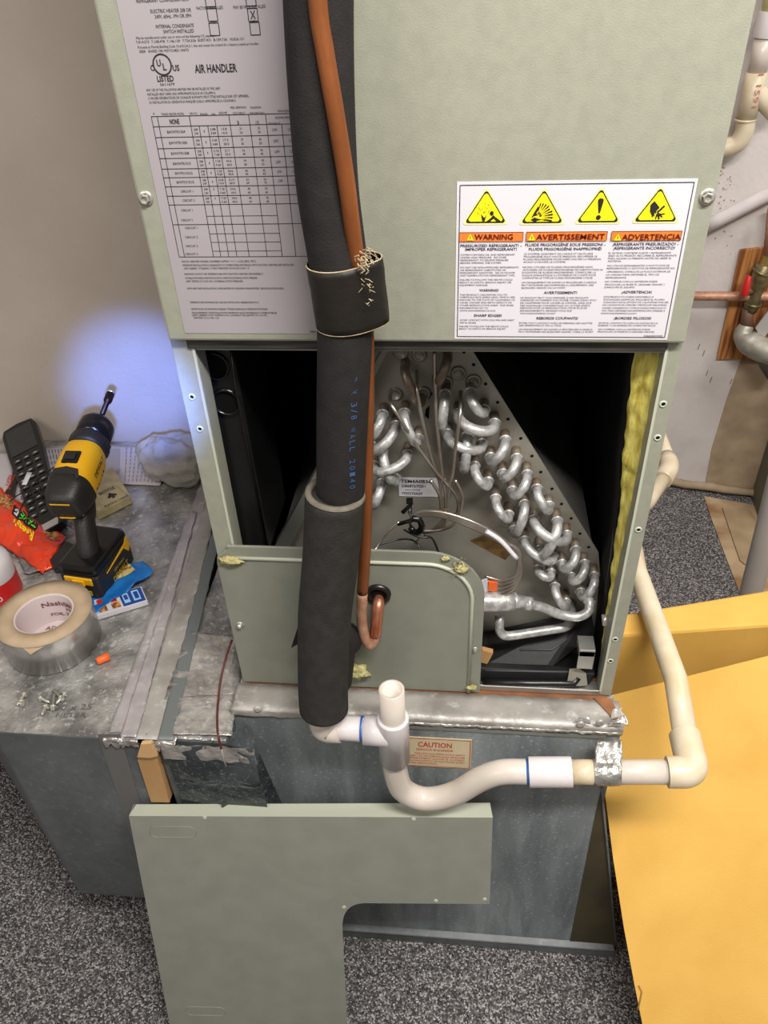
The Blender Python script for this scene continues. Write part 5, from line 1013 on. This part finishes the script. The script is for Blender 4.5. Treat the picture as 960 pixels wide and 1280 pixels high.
part(MB().prism([Mh @ V(p) for p in ((-.036, -.025, .032), (-.036, .025, .032), (-.02, .020, .0355), (-.016, .0, .0365), (-.02, -.020, .0355))], (Mh.to_3x3() @ V((0, 0, .0025)))), 'rubber_overmould', DBLK, dl, bevel=.001)
part(MB().box((-.008, -.014, .0335), (.018, .014, .0385), Mh), 'speed_selector', DBLKG, dl, bevel=.003)
part(MB().box((-.002, -.009, .038), (.012, .009, .041), Mh), 'selector_slider', DBLK, dl, bevel=.002)
part(dsc([(.049, .031), (.054, .033), (.070, .033), (.074, .030)], Mh), 'torque_collar', DBLK, dl)
for k in range(14):
    a_ = 2*math.pi*k/14; part(MB().box((.055, -.0018, .0315), (.068, .0018, .0345), Mh @ Matrix.Rotation(a_, 4, 'X')), 'collar_grip', DBLK, dl)
part(dsc([(.074, .027), (.080, .030), (.100, .030), (.108, .029), (.116, .024), (.119, .012)], Mh), 'keyless_chuck', DBLKG, dl)
part(dsc([(.119, .0046), (.165, .0046), (.166, .0062), (.170, .0075), (.190, .0075), (.192, .006), (.192, .002)], Mh, 14), 'hex_driver_bit', mat('dark_bit', (40, 24, 22), .35, .5), dl)
part(dsc([(.186, .0076), (.1905, .0078), (.1915, .0062)], Mh, 14), 'bit_tip_ring', SCREW, dl)
for k in range(5):
    for s_ in (-1, 1): part(MB().box((-.02+.009*k, s_*.031-.002, -.004-.012), (-.016+.009*k, s_*.031+.0035, .008), Mh), 'vent_slot', DBLKG, dl)
lo_ = Print(Mh @ V((-.012, -.036, .004)), Mh.to_3x3() @ V((1, 0, 0)), Mh.to_3x3() @ V((0, 0, 1)), .0004); lo_.text('DEWALT', 0, 0, .009, .042, INK, True); lo_.build('print', dl)
# handle from head down to battery
hp = Mh @ V((-.012, 0, -.03)); gp = base + V((0, 0, .070)); mid = hp.lerp(gp, .5)-fx*.004
pts_ = cr([hp+V((0, 0, .012)), hp.lerp(gp, .35), mid, gp, gp-V((0, 0, .012))], 5)
part(MB().tube(pts_, [.024-.004*math.sin(math.pi*i/(len(pts_)-1)) for i in range(len(pts_))], 20, flat=.82), 'grip_handle', DBLK, dl)
part(MB().tube([hp+fx*.022+V((0, 0, .004)), hp.lerp(gp, .3)+fx*.022], [.008, .007], 12), 'trigger', DBLKG, dl)
# battery: front (latch) faces the viewer side
Mb = frame_m(base, V((fx.x, fx.y, 0)), (0, 0, 1)); Mb = Mb @ Matrix.Rotation(math.radians(-8), 4, 'Z')
foot_ = [(-.044, -.036), (-.048, -.024), (-.048, .024), (-.044, .036), (.062, .036), (.070, .026), (.070, -.026), (.062, -.036)]
part(slab(foot_, 0.0, .050, Mb), 'battery_pack', DBLK, dl, bevel=.004)
part(slab([(x*.96, y*1.0) for x, y in foot_], .051, .070, Mb), 'tool_foot', DBLKG, dl, bevel=.006)
part(slab([(-.049, -.026), (-.049, .026), (-.042, .026), (-.042, -.026)], .034, .049, Mb), 'battery_latch', DYEL, dl, bevel=.002)
part(slab([(-.0515, -.011), (-.0515, .011), (-.045, .011), (-.045, -.011)], .032, .045, Mb), 'latch_button', DYEL, dl, bevel=.002)
for s_ in (-1, 1):
    part(MB().prism([Mb @ V(p) for p in ((-.02, s_*.0362, .040), (.045, s_*.0362, .052), (.056, s_*.0362, .060), (.060, s_*.0362, .040), (.052, s_*.0362, .030), (.040, s_*.0362, .046))], Mb.to_3x3() @ V((0, s_*.0015, 0))), 'yellow_side_accent', DYEL, dl)
bp_ = part(slab([(-.0490, -.019), (-.0490, .019), (-.048, .019), (-.048, -.019)], .012, .022, Mb), 'battery_badge', mat('gold_badge', (190, 160, 50), .4), dl)
lo2 = Print(Mb @ V((-.0491, .017, .0145)), Mb.to_3x3() @ V((0, -1, 0)), (0, 0, 1), .0003); lo2.text('DEWALT', 0, 0, .005, .034, INK, True); lo2.build('print', dl)
lo3 = Print(Mb @ V((-.01, -.0385, .012)), Mb.to_3x3() @ V((1, 0, 0)), (0, 0, 1), .0004); lo3.text('DEWALT', 0, 0, .010, .05, MATS['gold_badge'], True); lo3.text('20V MAX', .008, .016, .006, .034, MATS['gold_badge']); lo3.build('print', dl)
# --- playing card box
cbp = [dt(133, 600, 0), dt(148, 588, 0), dt(166, 628, 0), dt(128, 648, 0), dt(112, 620, 0)]
kb = MB().prism([dt(105, 610), dt(143, 592), dt(166, 629), dt(124, 650)], (0, 0, .017))
kx = tag(part(kb, 'card_box', CARD, loc=dt(124, 650), bevel=.001), 'tan box of playing cards behind the drill battery', 'box')
kt = [p+V((0, 0, .017)) for p in (dt(105, 610), dt(143, 592), dt(166, 629), dt(124, 650))]
pk = Print(kt[3], kt[2]-kt[3], (kt[0]-kt[3])-(kt[2]-kt[3]).normalized()*((kt[0]-kt[3]).dot((kt[2]-kt[3]).normalized())), .0004)
wK = (kt[2]-kt[3]).length; pk.text('PLAYING CARDS', wK*.28, .004, .006, wK*.68, INK, True)
X_, Z_ = wK*.66, .030
pk.poly([(X_, Z_+.013), (X_+.004, Z_+.006), (X_+.010, Z_-.001), (X_+.008, Z_-.006), (X_+.002, Z_-.004), (X_+.004, Z_-.010), (X_-.004, Z_-.010), (X_-.002, Z_-.004), (X_-.008, Z_-.006), (X_-.010, Z_-.001), (X_-.004, Z_+.006)], INK)
pk.frame(wK*.03, .002, wK*.97, .058, .0006, INK); pk.text('BICYCLE', wK*.45, .048, .008, wK*.45, INK, True); pk.build('print', kx)
# --- grey cloth
cc0 = dt(214, 590, .012)
def clothf(u, v):
    t, p = math.pi*v, 2*math.pi*u; d = V((math.sin(t)*math.cos(p), math.sin(t)*math.sin(p), math.cos(t)))
    r_ = V((.072, .05, .062)); q = V((d.x*r_.x, d.y*r_.y, d.z*r_.z))
    f = 1.05+.22*noise.noise(d*1.4+V((4, 1, 7)))-.24*abs(noise.noise(d*1.5+V((2, 5, 3))))-.20*abs(noise.noise(d*2.7+V((1, 8, 4))))-.03*abs(noise.noise(d*6+V((7, 0, 0))))+.02*noise.noise(d*16)
    c = cc0+V((.014, .0, .028)) + q*f; c.z = max(c.z+.25*max(0, c.x-cc0.x-.0)*0, DZ+.004); c.y = min(c.y, WL-.004); return c
tag(part(MB().grid(clothf, 60, 40), 'cleaning_cloth', CLOTH, loc=V((cc0.x, cc0.y, DZ+.003))), 'crumpled grey cleaning rag on the duct against the wall', 'cloth')
# --- orange candy wrapper
w4 = [dt(-12, 615, .006), dt(20, 606, .006), dt(80, 676, .006), dt(46, 716, .006), dt(-14, 672, .006)]
g = quad(dt(-14, 670, .006), dt(-8, 604, .006), dt(82, 672, .006), dt(54, 718, .006))
def wrf(u, v):
    p = g(u, v); e = math.sin(math.pi*min(1, max(0, u)))*math.sin(math.pi*min(1, max(0, v))); return p+V((.003*noise.noise(p*60), .003*noise.noise(p*55), .020*e**.6+.006*noise.noise(p*48)+.003*noise.noise(p*110)))
wr = tag(part(MB().grid(wrf, 40, 50), 'candy_wrapper', WRAPO, loc=V((w4[0].x, w4[0].y, DZ+.003)), solid=.001), 'bright orange torn peanut candy wrapper beside the phone', 'wrapper')
def on_w(u, v, l=.0012): return wrf(u, v)+V((0, 0, l))
part(MB().grid(lambda u, v: on_w(.62+.26*u, .12+.22*v, .0015), 10, 10), 'peanut_picture', PEAN, wr)
part(MB().grid(lambda u, v: on_w(.70+.22*u, .80+.14*v, .0015), 8, 8), 'bar_picture', PEAN, wr)
part(MB().grid(lambda u, v: on_w(.56+.24*u, .38+.36*v, .0018), 10, 14), 'black_title_band', DBLKG, wr)
def wtext(t, u0, v0, hu, hv, m_):
    vs_, fs_ = glyphs(t, True); x0_ = min(v[0] for v in vs_); x1_ = max(v[0] for v in vs_)
    mb = MB().add([on_w(u0-v[1]*hu/.7, v0-(v[0]-x0_)/(x1_-x0_)*hv, .0032) for v in vs_], fs_); part(mb, 'print', m_, wr, fix=False)
wtext('TAKE', .76, .73, .16, .23, NEON); wtext('5', .77, .475, .18, .07, WHITE); wtext('Reese’s', .52, .74, .15, .30, SIGNY)
sg = quad(dt(22, 688, .004), dt(34, 700, .006), dt(48, 714, .005), dt(30, 718, .003))
part(MB().grid(crumple(sg, .006, 70, 5), 10, 10), 'silver_lining', WRAPS, wr, solid=.0008)
part(MB().grid(crumple(quad(dt(40, 700, .010), dt(60, 694, .012), dt(64, 708, .008), dt(46, 716, .006)), .005, 70, 8), 10, 10), 'torn_end_flap', WRAPO, wr, solid=.0008)
# --- white bottle
bt0 = dt(-1, 742); bt0 = V((bt0.x, bt0.y, DZ+.003)); bo = thing('white_bottle', 'white plastic bottle with red label marked 200 at left edge', 'bottle', bt0)
RB = .040
part(MB().lathe(bt0, (0, 0, 1), [(.0005, 0), (RB, 0), (RB, .070), (RB-.003, .082), (RB-.012, .092), (.022, .096), (.021, .100)], 36), 'bottle_body', PVCW, bo)
part(MB().lathe(bt0, (0, 0, 1), [(.0240, .097), (.0240, .118), (.022, .121), (.0005, .121)], 30), 'bottle_cap', PVCW, bo)
part(MB().lathe(bt0, (0, 0, 1), [(RB+.0004, .004), (RB+.0004, .044)], 36), 'red_label', RED, bo)
vs_, fs_ = glyphs('200', True); x0_ = min(v[0] for v in vs_)
part(MB().add([bt0+V(((RB+.0012)*math.sin((v[0]-x0_)*.016/RB+.15), -(RB+.0012)*math.cos((v[0]-x0_)*.016/RB+.15), .014+v[1]*.014)) for v in vs_], fs_), 'print', WHITE, bo, fix=False)
# --- blue wrapper and blue-white box under the drill
bx = [dt(103, 766), dt(182, 744), dt(188, 762), dt(114, 779)]
bx = [dt(104, 758), dt(178, 738), dt(186, 756), dt(113, 778)]
bb = tag(part(MB().prism(bx, (0, 0, .010)), 'small_blue_box', WHITE, loc=bx[3], bevel=.0006), 'flat white and blue printed box in front of the drill battery', 'box')
bt_ = [p+V((0, 0, .0104)) for p in bx]; gb = quad(*bt_)
def patch(u0, v0, u1, v1, m_, l=.0): 
    part(MB().add([gb(u0, v0)+V((0, 0, l)), gb(u1, v0)+V((0, 0, l)), gb(u1, v1)+V((0, 0, l)), gb(u0, v1)+V((0, 0, l))], [(0, 1, 2, 3)]), 'print', m_, bb, fix=False)
patch(.60, .05, .98, .95, BLUEB, .0002); patch(.64, .2, .74, .8, LBLUE, .0004); patch(.66, .3, .72, .6, BLUEB, .0006); patch(.80, .15, .92, .8, LBLUE, .0004); patch(.83, .25, .9, .7, BLUEB, .0006)
patch(.05, .3, .2, .9, LBLUE, .0002); patch(.44, .15, .54, .5, RED, .0003); patch(.42, .55, .56, .9, PEAN, .0003); patch(.22, .15, .32, .4, RED, .0003); patch(.20, .5, .34, .9, PEAN, .0003)
fv = (bx[3]-bx[2])
gw = quad(dt(94, 726, .011), dt(180, 702, .013), dt(192, 716, .013), dt(116, 768, .012))
def bwf(u, v): p = gw(u, v); return p+V((.003*noise.noise(p*40), 0, .007*noise.noise(p*45)+.002))
bw_ = tag(part(MB().grid(bwf, 36, 24), 'blue_snack_wrapper', WRAPB, loc=V((gw(0, 0).x, gw(0, 0).y, DZ+.013)), solid=.0008), 'crumpled blue snack wrapper under the drill battery', 'wrapper')
part(MB().grid(lambda u, v: bwf(.2+.6*u, .02+.45*v)+V((0, 0, .0015)), 24, 12), 'cream_picture', WRAPC, bw_)
# --- dark flat case left of battery
dk = [dt(64, 706), dt(84, 682), dt(104, 690), dt(96, 716), dt(70, 718)]
tag(part(MB().prism(dk, (0, 0, .014)), 'black_case', BLACKP, loc=dk[0], bevel=.004), 'flat black case between candy wrapper and drill battery', 'case')
# --- red brown wire
wr_ = tag(part(MB().tube(cr([at(290, 800, Z=DZ+.04), at(283, 820, Z=DZ+.03), at(276, 850, Z=DZ+.016), at(272, 885, Z=DZ+.012), at(272, 915, Y=DY-.016), at(277, 937, Y=DY-.026)], 8), .0017, 8), 'thermostat_wire', WIREM, loc=dt(272, 885)), 'thin red-brown wire hanging down over the crinkled foil', 'wire')
part(MB().tube([at(277, 936, Y=DY-.026), at(280, 950, Y=DY-.028), at(283, 958, Y=DY-.027)], .0014, 6), 'bare_wire_end', SCREW, wr_)
# aim the added blue spot at the wall beside the cabinet
tgt = at(172, 480, Y=WL); spo.rotation_euler = (tgt-spo.location).to_track_quat('-Z', 'Y').to_euler()
